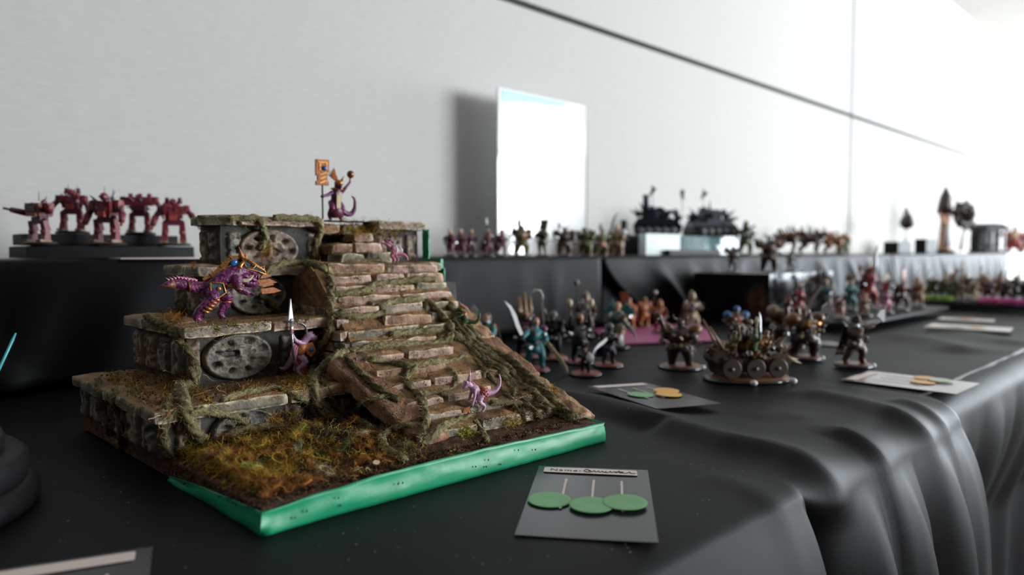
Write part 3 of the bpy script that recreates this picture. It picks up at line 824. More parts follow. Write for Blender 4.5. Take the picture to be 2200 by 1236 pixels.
L1P = [(195, 800), (300, 860), (350, 895), (460, 870), (650, 830), (640, 815), (430, 835), (400, 800), (260, 790)]
L2P = [(300, 690), (390, 712), (560, 700), (690, 692), (690, 680), (520, 690), (400, 680), (330, 672)]
moss('moss_tuft', 'y', [(GROUND, 1500, .010, .7, 46), (GL, 1100, .012, .9, 30), (L1P, 320, .008, .5, 12), ((765, 484, 44), 520, .010, .6, 0), ((840, 490, 30), 120, .006, .5, 0), ((575, 530, 15), 90, .007, .5, 0),
     ((1100, 905, 22), 120, .007, .9, 0), ((1150, 860, 40), 160, .006, .5, 0), ((1050, 780, 40), 120, .005, .5, 0), ((1190, 838, 10), 60, .006, .6, 0), ((860, 990, 40), 160, .007, .6, 0), ((640, 815, 40), 230, .008, .7, 0), ((680, 575, 25), 60, .006, .6, 0), ((850, 935, 18), 60, .006, .8, 0)])
moss('moss_tuft', 'r', [(GROUND, 2000, .010, .5, 60), (GL, 900, .012, .7, 26), (L1P, 700, .009, .4, 26), ((375, 680, 28), 260, .010, .9, 0), (FRONT, 300, .007, .4, 16), ((570, 545, 14), 80, .006, .6, 0), ((415, 567, 9), 60, .006, .8, 0),
     ((675, 556, 9), 60, .006, .6, 0), ((620, 800, 60), 120, .008, .3, 0), ((500, 700, 90), 90, .006, .3, 0)])
moss('moss_tuft', 'g', [(GROUND, 350, .009, .8, 18), (L1P, 300, .008, .8, 12), (L2P, 300, .007, .7, 16), ((570, 465, 60), 130, .006, .6, 0), ((690, 466, 60), 130, .006, .8, 0), ((900, 484, 40), 80, .005, .6, 0),
     ((700, 960, 50), 500, .010, .7, 12), ((1240, 905, 20), 90, .006, .9, 0), ((385, 665, 14), 70, .009, 1.2, 0), ((880, 570, 60), 90, .005, .5, 0), ((760, 570, 60), 90, .005, .5, 0), ((820, 640, 120), 150, .004, .5, 20)])
moss('moss_tuft', 'k', [(GROUND, 1500, .010, .5, 50), ((690, 940, 50), 900, .011, .6, 20), (FRONT, 500, .006, .4, 20), ((820, 960, 60), 300, .008, .5, 0), ((1150, 870, 50), 400, .006, .4, 0), ((1080, 800, 50), 300, .006, .4, 0), (STAIRP, 500, .004, .4, 40)])
moss('moss_tuft', 'l', [((1000, 930, 15), 260, .007, 1.0, 0), ((980, 975, 12), 90, .005, .9, 0), ((568, 672, 6), 26, .006, 1.6, 0), ((650, 808, 26), 150, .007, .7, 0), ((420, 950, 20), 120, .008, 1.0, 0)])
moss('straw_bits', 's', [(GROUND, 130, .012, .4, 0), (L1P, 60, .014, .2, 0), (FRONT, 60, .010, .3, 0), ((390, 830, 40), 26, .018, .4, 0)], .00035)
# loose yarn-like moss strands lying in loops
def yarn(name, c, area_, cnt, ln, rad):
    mb = MB(); fz = MB()
    for _ in range(cnt):
        h_ = hit(*sample_poly(area_, rm))
        if h_ is None or h_[0].z > .05 or h_[0].y < .012: continue
        a = rm.uniform(0, 6.28); kk = rm.uniform(-1, 1) * 260; p = h_[0].copy(); pts = []; L_ = ln * rm.uniform(.5, 1.3); n = 14; lift = rm.uniform(.001, .007)
        for i in range(n + 1):
            pts.append(p + Vector((0, 0, .0006 + lift * math.sin(math.pi * i / n)))); a += kk * L_ / n + rm.gauss(0, .14)
            p = p + Vector((math.cos(a), math.sin(a), 0)) * (L_ / n)
            p.x = max(p.x, .008); p.y = max(p.y, .010); p.z = max(gz(p.x, p.y), .012)
        r0 = rad * rm.uniform(.6, 1.3)
        mb.tube(pts, [r0 * (1 + .25 * noise.noise(q * 400)) * (.5 if i in (0, n) else 1) for i, q in enumerate(pts)], 6)
        for q0, q1 in zip(pts, pts[1:]):
            t = (q1 - q0).normalized()
            for k in range(22): blade(fz, q0.lerp(q1, rm.random()), t * .8 + Vector((rm.gauss(0, 1), rm.gauss(0, 1), rm.gauss(0, 1))), rm.uniform(.002, .006), .00013, rm, 2, .05, .5)
    o = mb.build(name, M_moss[c], temple, True); o['kind'] = 'stuff'
    f_ = fz.build('yarn_fuzz', M_moss[c], o); f_['kind'] = 'stuff'
yarn('moss_yarn', 'y', GL, 40, .032, .00055); yarn('moss_yarn', 'r', GROUND, 60, .030, .00055); yarn('moss_yarn', 'g', GROUND, 10, .03, .0005); yarn('moss_yarn', 's', GROUND, 7, .03, .0007); yarn('moss_yarn', 'l', GL, 6, .024, .0006)
# grit and crumbs
def grit(name, m, areas, s0, s1):
    mb = MB()
    for area_, cnt in areas:
        for _ in range(cnt):
            h_ = hit(*sample_poly(area_, rm))
            if h_ is None or (h_[0].z < .03 and h_[0].y < .0045): continue
            s = rm.uniform(s0, s1); p = h_[0] + h_[1] * s * .4
            a = [p + Vector((rm.gauss(0, 1), rm.gauss(0, 1), rm.gauss(0, 1))).normalized() * s for _ in range(4)]
            mb.add(a, [(0, 1, 2), (0, 2, 3), (0, 3, 1), (1, 3, 2)])
    o = mb.build(name, m, temple); o['kind'] = 'stuff'
STAIRP = [(700, 590), (930, 575), (1010, 740), (1200, 890), (1000, 930), (870, 930), (760, 820), (730, 740)]
RAMPP = [(690, 800), (770, 772), (880, 890), (830, 930)]
grit('grit', mat('tan_grit', (.22, .13, .07), (.46, .34, .21), 500, .85), [(RAMPP, 900), (STAIRP, 1600), (L1P, 500), (L2P, 300), (GROUND, 500)], .0003, .0009)
grit('soil_crumbs', M_soil, [(FRONT, 2600), (GROUND, 1600), (L1P, 500)], .0006, .0019)
grit('pale_crumbs', mat('pink_grit', (.20, .12, .10), (.40, .28, .24), 500, .8), [(FRONT, 420)], .0004, .0011)
# dry leaves
def leaf(px, py, ln, wd, rot, m):
    h_ = hit(px, py); ol = [(-.5, 0), (-.3, .34), (.05, .5), (.32, .3), (.5, .02), (.3, -.32), (0, -.5), (-.32, -.36)]
    me = MB(); me.prism([(x * ln, y * wd) for x, y in ol], .0004, Matrix.Rotation(R(-90), 3, 'X'))
    o = me.build('dry_leaf', m, temple, False, h_[0] + h_[1] * .002 + Vector((0, 0, .002)))
    o.rotation_euler = rot
M_leaf = mat('dry_leaf_brown', (.24, .12, .05), (.40, .24, .12), 120, .5, .0004, 200)
leaf(1195, 890, .017, .009, (R(35), R(24), R(-30)), M_leaf)
leaf(808, 1006, .007, .004, (R(30), 0, R(20)), mat('pale_leaf', (.40, .30, .20), None, rough=.6))

# ------------------------------------------------------------------ painted miniatures: shared paints
def paint(name, c1, c2=None, rough=.42, scale=900, metal=0.0):
    return mat('paint_' + name, c1, c2 or tuple(x * .55 for x in c1), scale, rough, .00012, 1800, metal=metal)
P = {k: paint(k, *v) for k, v in {
    'purple': ((.17, .03, .12), (.06, .010, .055)), 'magenta': ((.30, .03, .14), (.10, .012, .06)), 'lilac': ((.66, .42, .58), (.36, .18, .31)), 'pink': ((.68, .28, .42), (.42, .12, .22)),
    'violet': ((.26, .17, .36), (.12, .08, .2)), 'cream': ((.55, .45, .25), (.33, .24, .10)), 'teal': ((.01, .06, .075), (.006, .025, .035)), 'blue': ((.02, .16, .42), (.01, .06, .2)),
    'orange': ((.55, .20, .055), (.30, .085, .02)), 'red': ((.35, .03, .025), (.17, .015, .015)), 'bone': ((.60, .52, .36), (.40, .31, .17)), 'white': ((.75, .75, .75), (.6, .6, .62)),
    'black': ((.018, .018, .02), (.010, .010, .011)), 'grey': ((.16, .16, .17), (.09, .09, .10)), 'brown': ((.10, .05, .025), (.045, .022, .012)), 'tan': ((.33, .23, .13), (.17, .11, .055)),
    'green': ((.06, .12, .03), (.03, .055, .018)), 'turq': ((.03, .26, .27), (.015, .10, .12)), 'brick': ((.42, .085, .05), (.30, .055, .032)), 'navy': ((.02, .025, .05), (.01, .012, .025)),
    'rust': ((.26, .10, .03), (.12, .045, .018)), 'skin': ((.50, .27, .18), (.32, .15, .09)), 'mech': ((.24, .035, .045), (.11, .018, .025)), 'olive': ((.13, .12, .03), (.06, .055, .018)),
    'lime': ((.26, .45, .03), (.16, .30, .02)), 'hotpink': ((.80, .09, .40), (.6, .05, .28)), 'darkbrown': ((.045, .026, .016), (.02, .012, .009)), 'wine': ((.14, .025, .05), (.06, .012, .025))}.items()}
P['black'] = mat('paint_satin_black', (.012, .012, .013), (.009, .009, .010), 200, .5, spec=.15)
P['gold'] = mat('paint_gold', (.62, .30, .08), (.36, .14, .03), 700, .32, .00012, 1500, metal=.65)
P['bronze'] = mat('paint_bronze', (.30, .115, .04), (.12, .045, .016), 700, .35, .00012, 1500, metal=.6)
P['silver'] = mat('paint_silver', (.62, .63, .66), (.35, .36, .38), 700, .28, .00012, 1500, metal=.75)
P['scales'] = mat('paint_purple_scales', (.30, .05, .17), (.035, .006, .035), 420, .28, .0010, 480, c3=(.12, .014, .085))
P['gem'] = mat('paint_blue_gem', (.01, .13, .42), None, rough=.12, coat=.6)
P['gloss'] = mat('paint_black_gloss_rim', (.012, .012, .013), None, rough=.16, coat=.5)
MM = .001
def part(mb, name, m, parent, smooth=True):
    mb.k = MM
    return mb.build(name, P[m] if isinstance(m, str) else m, parent, smooth)
def body(mb, m, parent, vox=.45, name='body', it=2):
    return blob(name, mb, vox, P[m] if isinstance(m, str) else m, parent, it)
def curve(p0, p1, bend, n=6):
    p0, p1 = Vector(p0), Vector(p1); b = (p0 + p1) / 2 + Vector(bend)
    return [(p0 * (1 - t) ** 2 + b * 2 * t * (1 - t) + p1 * t * t) for t in [i / n for i in range(n + 1)]]
def hand(mb, p, d, s=1.0, up=(0, 0, 1)):                      # palm with four fingers and a thumb, curled
    p, d = Vector(p), Vector(d).normalized(); sd = d.cross(Vector(up)); sd = sd.normalized() if sd.length > .1 else Vector((0, 1, 0)); u = sd.cross(d)
    mb.ball(p, (1.0 * s, 1.0 * s, .9 * s), 8, 6)
    for i, l in enumerate((1.0, 1.15, 1.1, .85)):
        o_ = p + sd * (i - 1.5) * .55 * s
        mb.tube([o_, o_ + d * 1.0 * l * s, o_ + d * 1.5 * l * s - u * .7 * s], [.36 * s, .34 * s, .26 * s], 6)
    mb.tube([p - sd * .7 * s, p - sd * 1.3 * s + d * .6 * s, p - sd * 1.0 * s + d * 1.2 * s], [.38 * s, .34 * s, .26 * s], 6)
def leg(mb, pts, rad): mb.tube(spline(pts, 3), [r for a, b in zip(rad, rad[1:]) for r in (a, a + (b - a) / 3, a + (b - a) * 2 / 3)] + [rad[-1]], 10)
def claws(mb, p, d, s):
    d = Vector(d).normalized(); sd = Vector((-d.y, d.x, 0))
    for k in (-1, 0, 1):
        q = Vector(p) + sd * k * .9 * s
        mb.tube([q, q + d * 1.4 * s + sd * k * .4 * s + Vector((0, 0, .2 * s)), q + d * 2.4 * s + sd * k * .7 * s - Vector((0, 0, .3 * s))], [.75 * s, .6 * s, .2 * s], 6)

# ------------------------------------------------------------------ large armoured lizard warrior on the second ledge
RZ_RIGHT = math.atan2(RT.y, RT.x); RZ_CAM = math.atan2(-FW.y, -FW.x)
def on_temple(px, py):
    h_ = hit(px, py); return TO + h_[0]
p0 = TO + Vector((.064, .2165, Z2 - .0004))
L = empty('lizard_warrior_miniature', p0, R(-8), 'purple lizard warrior figurine with gold spine armour crouching on the second ledge', 'figurine', 'lizard figurines on the temple', 1.08)
b = MB()
b.tube(spline([(-9, 0, 25), (-3, 0, 26), (5, 0, 31), (11, 0, 34), (17, 0, 37.5), (22, 0, 39.5)], 3), [5.5, 5.8, 6.2, 6.8, 7.3, 7.6, 8.0, 8.2, 8.2, 7.6, 7.0, 6.4, 6.0, 5.6, 5.2, 4.6], 14)
b.tube(spline([(-7, 0, 25), (-15, -1, 26), (-23, -2, 28.5), (-31, -3, 29.5), (-38, -4, 28.5)], 3), [5.4, 5.2, 5.0, 4.7, 4.4, 4.1, 3.8, 3.5, 3.2, 2.8, 2.3, 1.6, .5], 12)
b.tube(spline([(20, 0, 39), (26, 0, 38), (32, 0, 35.5), (35.5, 0, 33.8)], 3), [5.0, 5.0, 4.8, 4.4, 4.0, 3.6, 3.2, 2.8, 2.2, 1.5], 12)     # skull and upper jaw
b.tube(spline([(20, 0, 35), (26, 0, 32), (31, 0, 30)], 3), [4.0, 3.6, 3.2, 2.8, 2.3, 1.8, 1.0], 10)                                     # lower jaw
leg(b, [(-6, -4, 24), (-4, -8, 17), (-13, -8, 9), (-16, -8, 4), (-14, -8, 1.6)], [6.0, 5.2, 3.8, 2.9, 2.3]); claws(b, (-13.5, -8, 1.2), (1, -.15, 0), 1.25)
leg(b, [(1, 4, 24), (10, 6, 18), (7, 7, 10), (5, 7, 5), (7, 7, 1.6)], [5.8, 4.9, 3.6, 2.8, 2.2]); claws(b, (7.5, 7, 1.2), (1, .1, 0), 1.2)
leg(b, [(14, -6.5, 34), (14, -10, 26), (20, -10, 22), (22, -10, 21)], [4.4, 3.6, 2.8, 2.2]); hand(b, (23.5, -10, 21), (1, .1, -.35), 1.7)
leg(b, [(16, 6, 35), (24, 9, 29), (31, 9, 27.5), (33, 9, 27.5)], [4.4, 3.9, 3.4, 2.8]); hand(b, (34, 9, 27.5), (1, 0, -.3), 1.9)
body(b, 'scales', L, .55)
part(MB().ball((12, -1.5, 29), (8.5, 6.6, 4.2), 14, 9, (0, R(-22), 0)), 'belly', 'cream', L)
b = MB()
for i in range(9):                                            # tail spines and ring
    x = -14 - i * 2.4; z = 30.5 + .5 * min(i, 5) - max(0, i - 5) * .4 + .3
    b.cone((x, -1 - i * .3, z), (x - 2.6, -1 - i * .3, z + 3.0 - i * .12), 1.5 - i * .09)
part(b, 'tail_spines', 'pink', L)
part(MB().lathe([(4.6, -.9), (5.2, 0), (4.6, .9)], 14, (-20, -1.7, 27.6), rot=(0, R(80), 0)), 'tail_ring', 'bronze', L)
part(MB().cone((-30, -2.8, 29.4), (-40, -4.5, 28), 3.4, .2, 9), 'tail_tip', 'rust', L)
b = MB(); path = spline([(-9, 0, 31.5), (-1, 0, 35), (6, 0, 41.5), (12, 0, 46.5), (19, 0, 47.5), (25, 0, 45.5)], 4)
b.tube(path, [2.0 + 1.6 * math.sin(math.pi * i / (len(path) - 1)) for i in range(len(path))], 4, True, .75)
for i in range(4, len(path) - 2, 4): b.cone(path[i] + Vector((0, 0, 1)), path[i] + Vector((-1.8, 0, 4.2)), 1.2)
ar = part(b, 'spine_armour', 'gold', L, False)
for q in (3, 7, 12, 16): part(MB().lathe([(2.4, -.6), (3.4, 0), (2.4, .6)], 8, path[q], rot=(0, R(60), 0)), 'armour_band', 'bronze', ar)
part(MB().ball((13, -3.2, 44.5), (3.3, 1.7, 2.3), 12, 8, (0, R(-35), 0)), 'gem', 'gem', ar)
hm = part(MB().prism([(19, 48), (25, 46), (36, 38), (37, 35), (31, 37.5), (22, 40)], 8.5), 'helmet', 'teal', L, False)
b = MB(); b.tube([(19, -4.4, 48), (25, -4.4, 46), (36, -4.2, 38), (37, -4.2, 35), (31, -4.4, 37.5), (22, -4.4, 40), (19, -4.4, 48)], .75, 6)
b.tube([(22, -4.8, 40.5), (27, -4.9, 40), (29, -4.9, 42), (27, -4.9, 43), (26, -4.9, 41.8)], .6, 6); b.tube([(23, -4.5, 45.6), (30, -4.5, 41.5), (34, -4.4, 38.5)], .5, 6)
b.tube([(20, -4.2, 45), (17, -4.2, 41.5), (19.5, -4.4, 38)], [1.3, 1.6, 1.0], 7)
part(b, 'helmet_trim', 'gold', hm)
b = MB(); b.cone((20, -2, 48), (17, -3, 57), 2.0); b.cone((24, 2, 47), (23, 2.5, 53), 1.4); b.cone((36, 0, 37), (37.5, 0, 43), 1.5); part(b, 'helmet_horn', 'orange', hm)
b = MB(); b.tube(curve((17, -6.8, 31), (26, -7.4, 35), (3, 0, -3.5)), [1.6, 1.6, 1.5, 1.3, 1.0, .7, .2], 8); part(b, 'tusk', 'bone', L)
b = MB()
for i in range(5): b.cone((34.2 - i * 2.2, -2.6 - i * .3, 33.6 + i * .35), (34 - i * 2.2, -2.6 - i * .3, 31.2 + i * .35), .55)
part(b, 'teeth', 'bone', L)
b = MB()
for y in (-10, 9):
    b.prism([(34, 30), (44, 31), (50, 28), (44, 26.5), (35, 26)], 1.0, None, (-3 if y < 0 else 0, y, 0 if y > 0 else -6))
    b.prism([(33, 33), (42, 35.5), (46, 33), (38, 31.2)], 1.0, None, (-4 if y < 0 else 0, y + 1.4, 0 if y > 0 else -6))
part(b, 'claw_blades', 'orange', L, False)
hp = part(MB().prism([(-6, 30), (3, 29), (5, 22), (0, 18.5), (-6, 20)], 1.4, None, (0, -8.8, 0)), 'hip_plate', 'teal', L, False)
b = MB(); b.tube([(-6, -9.8, 30), (3, -9.8, 29), (5, -9.8, 22), (0, -9.8, 18.5), (-6, -9.8, 20), (-6, -9.8, 30)], .8, 6); b.ball((0, -9.8, 25), (1.8, .9, 1.8), 10, 6)
part(b, 'hip_plate_trim', 'gold', hp)
b = MB()
for i in range(5): b.tube([(-12.5 + i * 2.0, -12.4, 9.5 + i * 2.0), (-9.5 + i * 2.0, -12.6, 8.0 + i * 2.2), (-7.6 + i * 1.8, -10.5, 7.6 + i * 2.2)], 1.05, 7)
part(b, 'shin_guard', 'gold', L)
b = MB()
for z in (14, 16.2): b.lathe([(4.0, -.8), (4.8, 0), (4.0, .8)], 12, (9.3, 6.6, z))
b.lathe([(3.2, -1.2), (3.9, 0), (3.2, 1.2)], 12, (14.6, -10, 24.6), rot=(0, R(25), 0)); part(b, 'bracelets', 'gold', L)
part(MB().tube([(6, -7.2, 27), (13, -8.0, 25.5), (19, -7.0, 27)], [.9, 1.3, .9], 7), 'belt_chain', 'gold', L)

# ------------------------------------------------------------------ small lizard figurines
def skink(px, py, rz, label, skin, s, arms, lean=0.0, tail=None, crest='orange', legs=None, p=None):
    p = p or on_temple(px, py)
    L = empty('lizard_miniature', p, rz, label, 'figurine', 'lizard figurines on the temple', s)
    b = MB(); lx = lean
    hip = Vector((0, 0, 12)); ch = Vector((2 + lx * .7, 0, 18 - abs(lx) * .25)); nk = Vector((3 + lx, 0, 21 - abs(lx) * .4)); hd = Vector((5 + lx * 1.1, 0, 23.6 - abs(lx) * .5)); sn = hd + Vector((4.6, 0, -1.2 - max(lx, 0) * .2))
    b.tube(spline([hip - Vector((1.5, 0, 1)), hip, ch, nk, hd], 3), [2.4, 2.8, 3.0, 3.0, 3.1, 3.3, 3.4, 3.0, 2.4, 2.1, 2.2, 2.5, 2.5], 12)
    b.tube([hd - Vector((1.5, 0, 0)), hd + Vector((.8, 0, .1)), sn - Vector((1.8, 0, 0)), sn], [2.0, 2.6, 1.7, .8], 10)
    b.tube([hd - Vector((.5, 0, 1.2)), sn - Vector((1.0, 0, 1.5))], [1.4, .6], 8)
    for y in (-1, 1): b.ball(hd + Vector((1.6, 1.7 * y, 1.2)), .85, 8, 6)
    tl = tail or [(-5, 0, 10.5), (-9, 0, 10), (-12, 0, 13), (-13, 0, 18), (-11.5, 0, 21)]
    tp_ = spline([hip - Vector((1, 0, .8))] + [Vector(q) for q in tl], 3); m = len(tp_)
    b.tube(tp_, [2.5 * (1 - i / (m - 1)) ** .8 + .35 for i in range(m)], 9)
    lg = legs or [[(0, -2.2, 12), (3.5, -3.6, 8), (-.8, -3.8, 4.2), (.8, -3.8, 1.0)], [(0, 2.2, 12), (3.0, 3.6, 8), (-1.0, 3.8, 4.2), (.4, 3.8, 1.0)]]
    for q in lg: leg(b, q, [2.7, 2.1, 1.35, 1.0]); claws(b, Vector(q[-1]) + Vector((0, 0, -.3)), (1, .12 * (1 if q[0][1] > 0 else -1), 0), .72)
    hands = []
    for (sy, el, ha) in arms:
        sh = ch + Vector((.6, 3.0 * sy, .6)); el, ha = Vector(el), Vector(ha)
        leg(b, [sh, el, ha], [1.5, 1.15, .85]); hand(b, ha, (ha - el), .8); hands.append(ha)
    body(b, skin, L, .42)
    if crest:
        pts_ = [(-3.4, 1.0), (-1.5, 4.6), (-.2, 2.6), (1.2, 4.8), (2.0, 2.2), (2.8, 1.2)]
        part(MB().prism([(x + hd.x - 1.2, z + hd.z + .6) for x, z in pts_ + [(0, 0)]], .8), 'head_crest', crest, L, False)
    part(MB().ball(hd + Vector((1.9, -2.1, 1.3)), .5, 7, 5).ball(hd + Vector((1.9, 2.1, 1.3)), .5, 7, 5), 'eyes', 'black', L)
    return L, hip, ch, hd, hands
UPZ = Vector((0, 0, 1))
# shaman on the summit
pt = TO + Vector((.2305, .308, Z4 - .001))
L, hip, ch, hd, hs = skink(0, 0, RZ_CAM + R(38), 'lizard shaman figurine with raised orb and tall bronze totem staff on the summit', 'purple', 1.62,
    [(-1, (3.5, -6.5, 16.5), (4.5, -10.5, 15.5)), (1, (4.0, 6.0, 22), (2.5, 9.5, 25.5))], .5, [(-3, 4, 10), (-4, 8, 6), (-4, 13, 5.0), (-3, 15.5, 9), (-2, 15.0, 15), (-2, 12.5, 17)], None, p=pt)
st = part(MB().tube([(4.5, -11, 0), (4.5, -11, 30)], .6, 8).ball((4.5, -11, 17.6), (1.5, 1.5, 1.2), 8, 6), 'staff', 'black', L)
b = MB().prism([(-4.6, 26), (4.2, 26), (4.2, 29), (3.2, 29), (3.2, 36), (4.6, 36), (4.6, 45), (-4.6, 45), (-4.6, 33), (-3.4, 33), (-3.4, 29), (-4.6, 29)], 2.6, Matrix.Rotation(R(90), 3, 'Z'), (4.5, -11, 0))
hd_ = part(b, 'totem_head', 'bronze', st, False)
b = MB()
for z in (28.5, 31.5, 34.5): b.box((5.9, -11, z), (.8, 5.0, 1.0), (R(24), 0, 0))
b.box((5.9, -11, 43), (.8, 6.4, 1.1)); b.box((5.9, -13, 39.5), (.8, 1.2, 5)); b.box((5.9, -8.3, 40), (.8, 1.0, 5)); part(b, 'totem_glyphs', 'gold', hd_, False)
part(MB().ball((6.4, -9.8, 38.6), (1.3, 1.8, 1.8), 10, 7), 'gem', 'gem', hd_)
part(MB().tube([(2.5, 9.5, 25), (2.2, 10, 29)], .6, 7).ball((2.2, 10.3, 31), (2.5, 2.5, 2.6), 12, 8), 'orb_rattle', 'bronze', L)
b = MB()
for i in range(6): b.tube([hd + Vector((-.5, -.5 + i * .12, 1.8)), hd + Vector((-3.5 - .3 * i, -2.8 + i * .5, 4.8 + i * .6)), hd + Vector((-5.0 - .2 * i, -5.6 + i * 1.1, 7.2 + i * .9))], [.9, 1.1, .25], 6, True, .5)
part(b, 'feather_headdress', 'orange', L)
part(MB().ball(hd + Vector((.6, 0, 1.0)), (3.4, 2.9, 2.3), 12, 7), 'mask', 'gold', L)
part(MB().cone(hd + Vector((1, 1.6, 2.2)), hd + Vector((1.5, 3.4, 6.2)), 1.0), 'mask_horn', 'bronze', L)
part(MB().lathe([(2.6, -.6), (4.3, 0), (3.4, 1.0)], 14, ch + Vector((.8, 0, 2.6))), 'collar', 'gold', L)
part(MB().prism([(-1.2, 8), (1.6, 8), (2.6, 18.5), (-1.0, 18.5)], 1.0, Matrix.Rotation(R(90), 3, 'Z'), (ch.x + 2.6, 0, 0)), 'chest_sash', 'bone', L, False)
part(MB().tube([(.4, 0, 12.5), (.8, 0, 8), (1.2, 0, 2.2)], [3.6, 4.4, 5.0], 14), 'robe', 'wine', L)
st.scale = (.9, .95, .865)
# spear skink beside the stairs on the first ledge
pt = TO + Vector((.124, .193, Z1 - .0012))
L, hip, ch, hd, hs = skink(0, 0, RZ_RIGHT + R(28), 'lilac lizard figurine with a tall spear and pink plumes beside the large stone disc', 'lilac', 1.5,
    [(-1, (-2.0, -6.0, 21), (-4.5, -7.0, 25.5)), (1, (6, 5, 16), (8.5, 4.5, 18))], 1.6, [(-3, 1, 9), (-5, 2, 6), (-7, 3, 4), (-10, 3, 5)], None, p=pt)
sp = part(MB().tube([(-3.4, -7.0, 10), (-4.9, -7.2, 33)], .65, 7), 'spear_shaft', 'silver', L)
b = MB(); b.prism([(-1.8, 33), (0, 45), (1.8, 33), (0, 31.5)], .9, Matrix.Rotation(R(35), 3, 'Z'), (-5.0, -7.2, 0)); b.ball((-4.8, -7.2, 32.5), (1.9, 1.9, 1.4), 8, 6); b.ball((-4.6, -7.2, 28.5), (1.2, 1.2, 1.6), 8, 5); part(b, 'spear_head', 'silver', sp, False)
b = MB()
for z in (25.2, 26.4, 27.6): b.lathe([(.9, -.4), (1.25, 0), (.9, .4)], 10, (-4.5, -7.1, z))
part(b, 'shaft_binding', 'pink', sp)
part(MB().tube(curve((.5, -5, 30.5), (4.8, -1, 21.5), (3, 1.5, 4)), [.3, .7, 1.0, 1.1, 1.0, .8, .4], 6, True, .4), 'crescent_blade', 'silver', L)
b = MB()
for i in range(3): b.tube([(-2.5 + i, -4.4, 19 - i), (-4.5 + i * .8, -5.8, 13 - i), (-3.0 + i, -6.6, 6.5)], [1.3, 1.5, .2], 6, True, .5)
part(b, 'plumes', 'pink', L)
part(MB().ball((1.2, -3.6, 15.5), (3.0, 2.6, 4.3), 12, 8, (0, R(25), 0)), 'shell_shield', 'orange', L)
part(MB().prism([(4, 18), (8, 19), (10, 14), (7, 10.5), (4.5, 13)], 2.4, None, (0, -2, 0)), 'pack', 'orange', L, False)
part(MB().ball((7.2, -3.4, 14.8), (1.3, .8, 1.3), 8, 6), 'gem', 'gem', L)
part(MB().prism([(-1.5, 11), (3.2, 11), (3.8, 2), (1.2, .8), (-.5, 4)], .9, None, (.6, -4.2, 0)), 'loincloth', 'red', L, False)
part(MB().lathe([(3.0, -.7), (3.5, 0), (3.0, .7)], 12, (0.2, 0, 11.5)), 'belt', 'gold', L)
# bent skink on the lowest steps
L, hip, ch, hd, hs = skink(1034, 884, RZ_RIGHT + R(205), 'pink lizard figurine bending over on the lowest steps with its tail curled up', 'lilac', 1.12,
    [(-1, (6.5, -4.5, 12), (8.5, -4.6, 6)), (1, (7.0, 4.5, 12), (9.0, 5.0, 6.5))], 5.0, [(-5, 0, 13), (-9.5, 0, 13.5), (-13.5, 0, 16.5), (-15, 0, 22), (-13.8, 0, 26.5)], None)
b = MB()
for k in range(7): b.ball(ch.lerp(hd, (k - 2) / 4) + Vector((-1, 0, 2.6)), 1.15 - .08 * k, 8, 6)
part(b, 'back_nodules', 'pink', L)
part(MB().cone(hd + Vector((-1, 0, 1.6)), hd + Vector((-2.0, 0, 10.5)), 1.5), 'head_crest', 'lilac', L)
part(MB().ball((-1.2, 2.6, 13.2), (3.8, 2.2, 4.4), 12, 8), 'saddle_cloth', 'brick', L)
b = MB()
for k in range(8): b.ball((-1.2 + 2.3 * math.cos(k * .785), 4.6, 13.2 + 2.6 * math.sin(k * .785)), .6, 6, 5)
b.ball((-1.2, 4.9, 13.2), .9, 8, 5); part(b, 'saddle_beads', 'pink', L)
part(MB().tube([(1.0, 0, 18), (-1.5, 1.5, 16.5), (-3.2, 2.5, 12)], [1.7, 1.8, 1.2], 8), 'shoulder_strap', 'orange', L)
b = MB().tube([(4, 5, 7.0), (9, 5, 5.5), (13, 5, 3.6)], .5, 7); ax = part(b, 'club_shaft', 'brown', L); part(MB().prism([(11, 5.5), (15.5, 4.6), (16.5, 1.4), (11.5, 1.8)], 1.6, None, (0, 5, 0)), 'club_head', 'orange', ax, False)
# archer climbing the upper terrace
L, hip, ch, hd, hs = skink(850, 566, RZ_RIGHT + R(160), 'pink and white lizard figurine climbing beside the summit stairs', 'pink', .95,
    [(-1, (5.5, -6, 19.5), (9, -7.5, 16.5)), (1, (6, 6.5, 20), (10.5, 8.0, 21.5))], 3.2, [(-4, -2, 10), (-8, -4, 9), (-11, -5, 6), (-12, -5, 2.5)], 'lilac')
part(MB().tube(curve((8.5, 8.2, 28), (8.5, 8.2, 13), (7, 0, 0)), [.3, .6, .7, .8, .7, .6, .3], 6), 'bow', 'pink', L)
part(MB().ball(ch + Vector((-.8, 0, -.6)), (3.2, 3.7, 3.4), 12, 8), 'chest_harness', 'grey', L)
b = MB()
for y in (-1, 1): b.tube([(-2, 3.6 * y, 19), (-5, 5 * y, 14), (-3.5, 5.5 * y, 8)], [.9, 1.1, .5], 7)
part(b, 'white_bindings', 'white', L)
part(MB().lathe([(2.9, -.7), (3.4, 0), (2.9, .7)], 12, (0, 0, 11.5)), 'belt', 'orange', L); part(MB().ball((3.2, -1.5, 11.5), (.9, .9, .9), 7, 5), 'gem', 'gem', L)
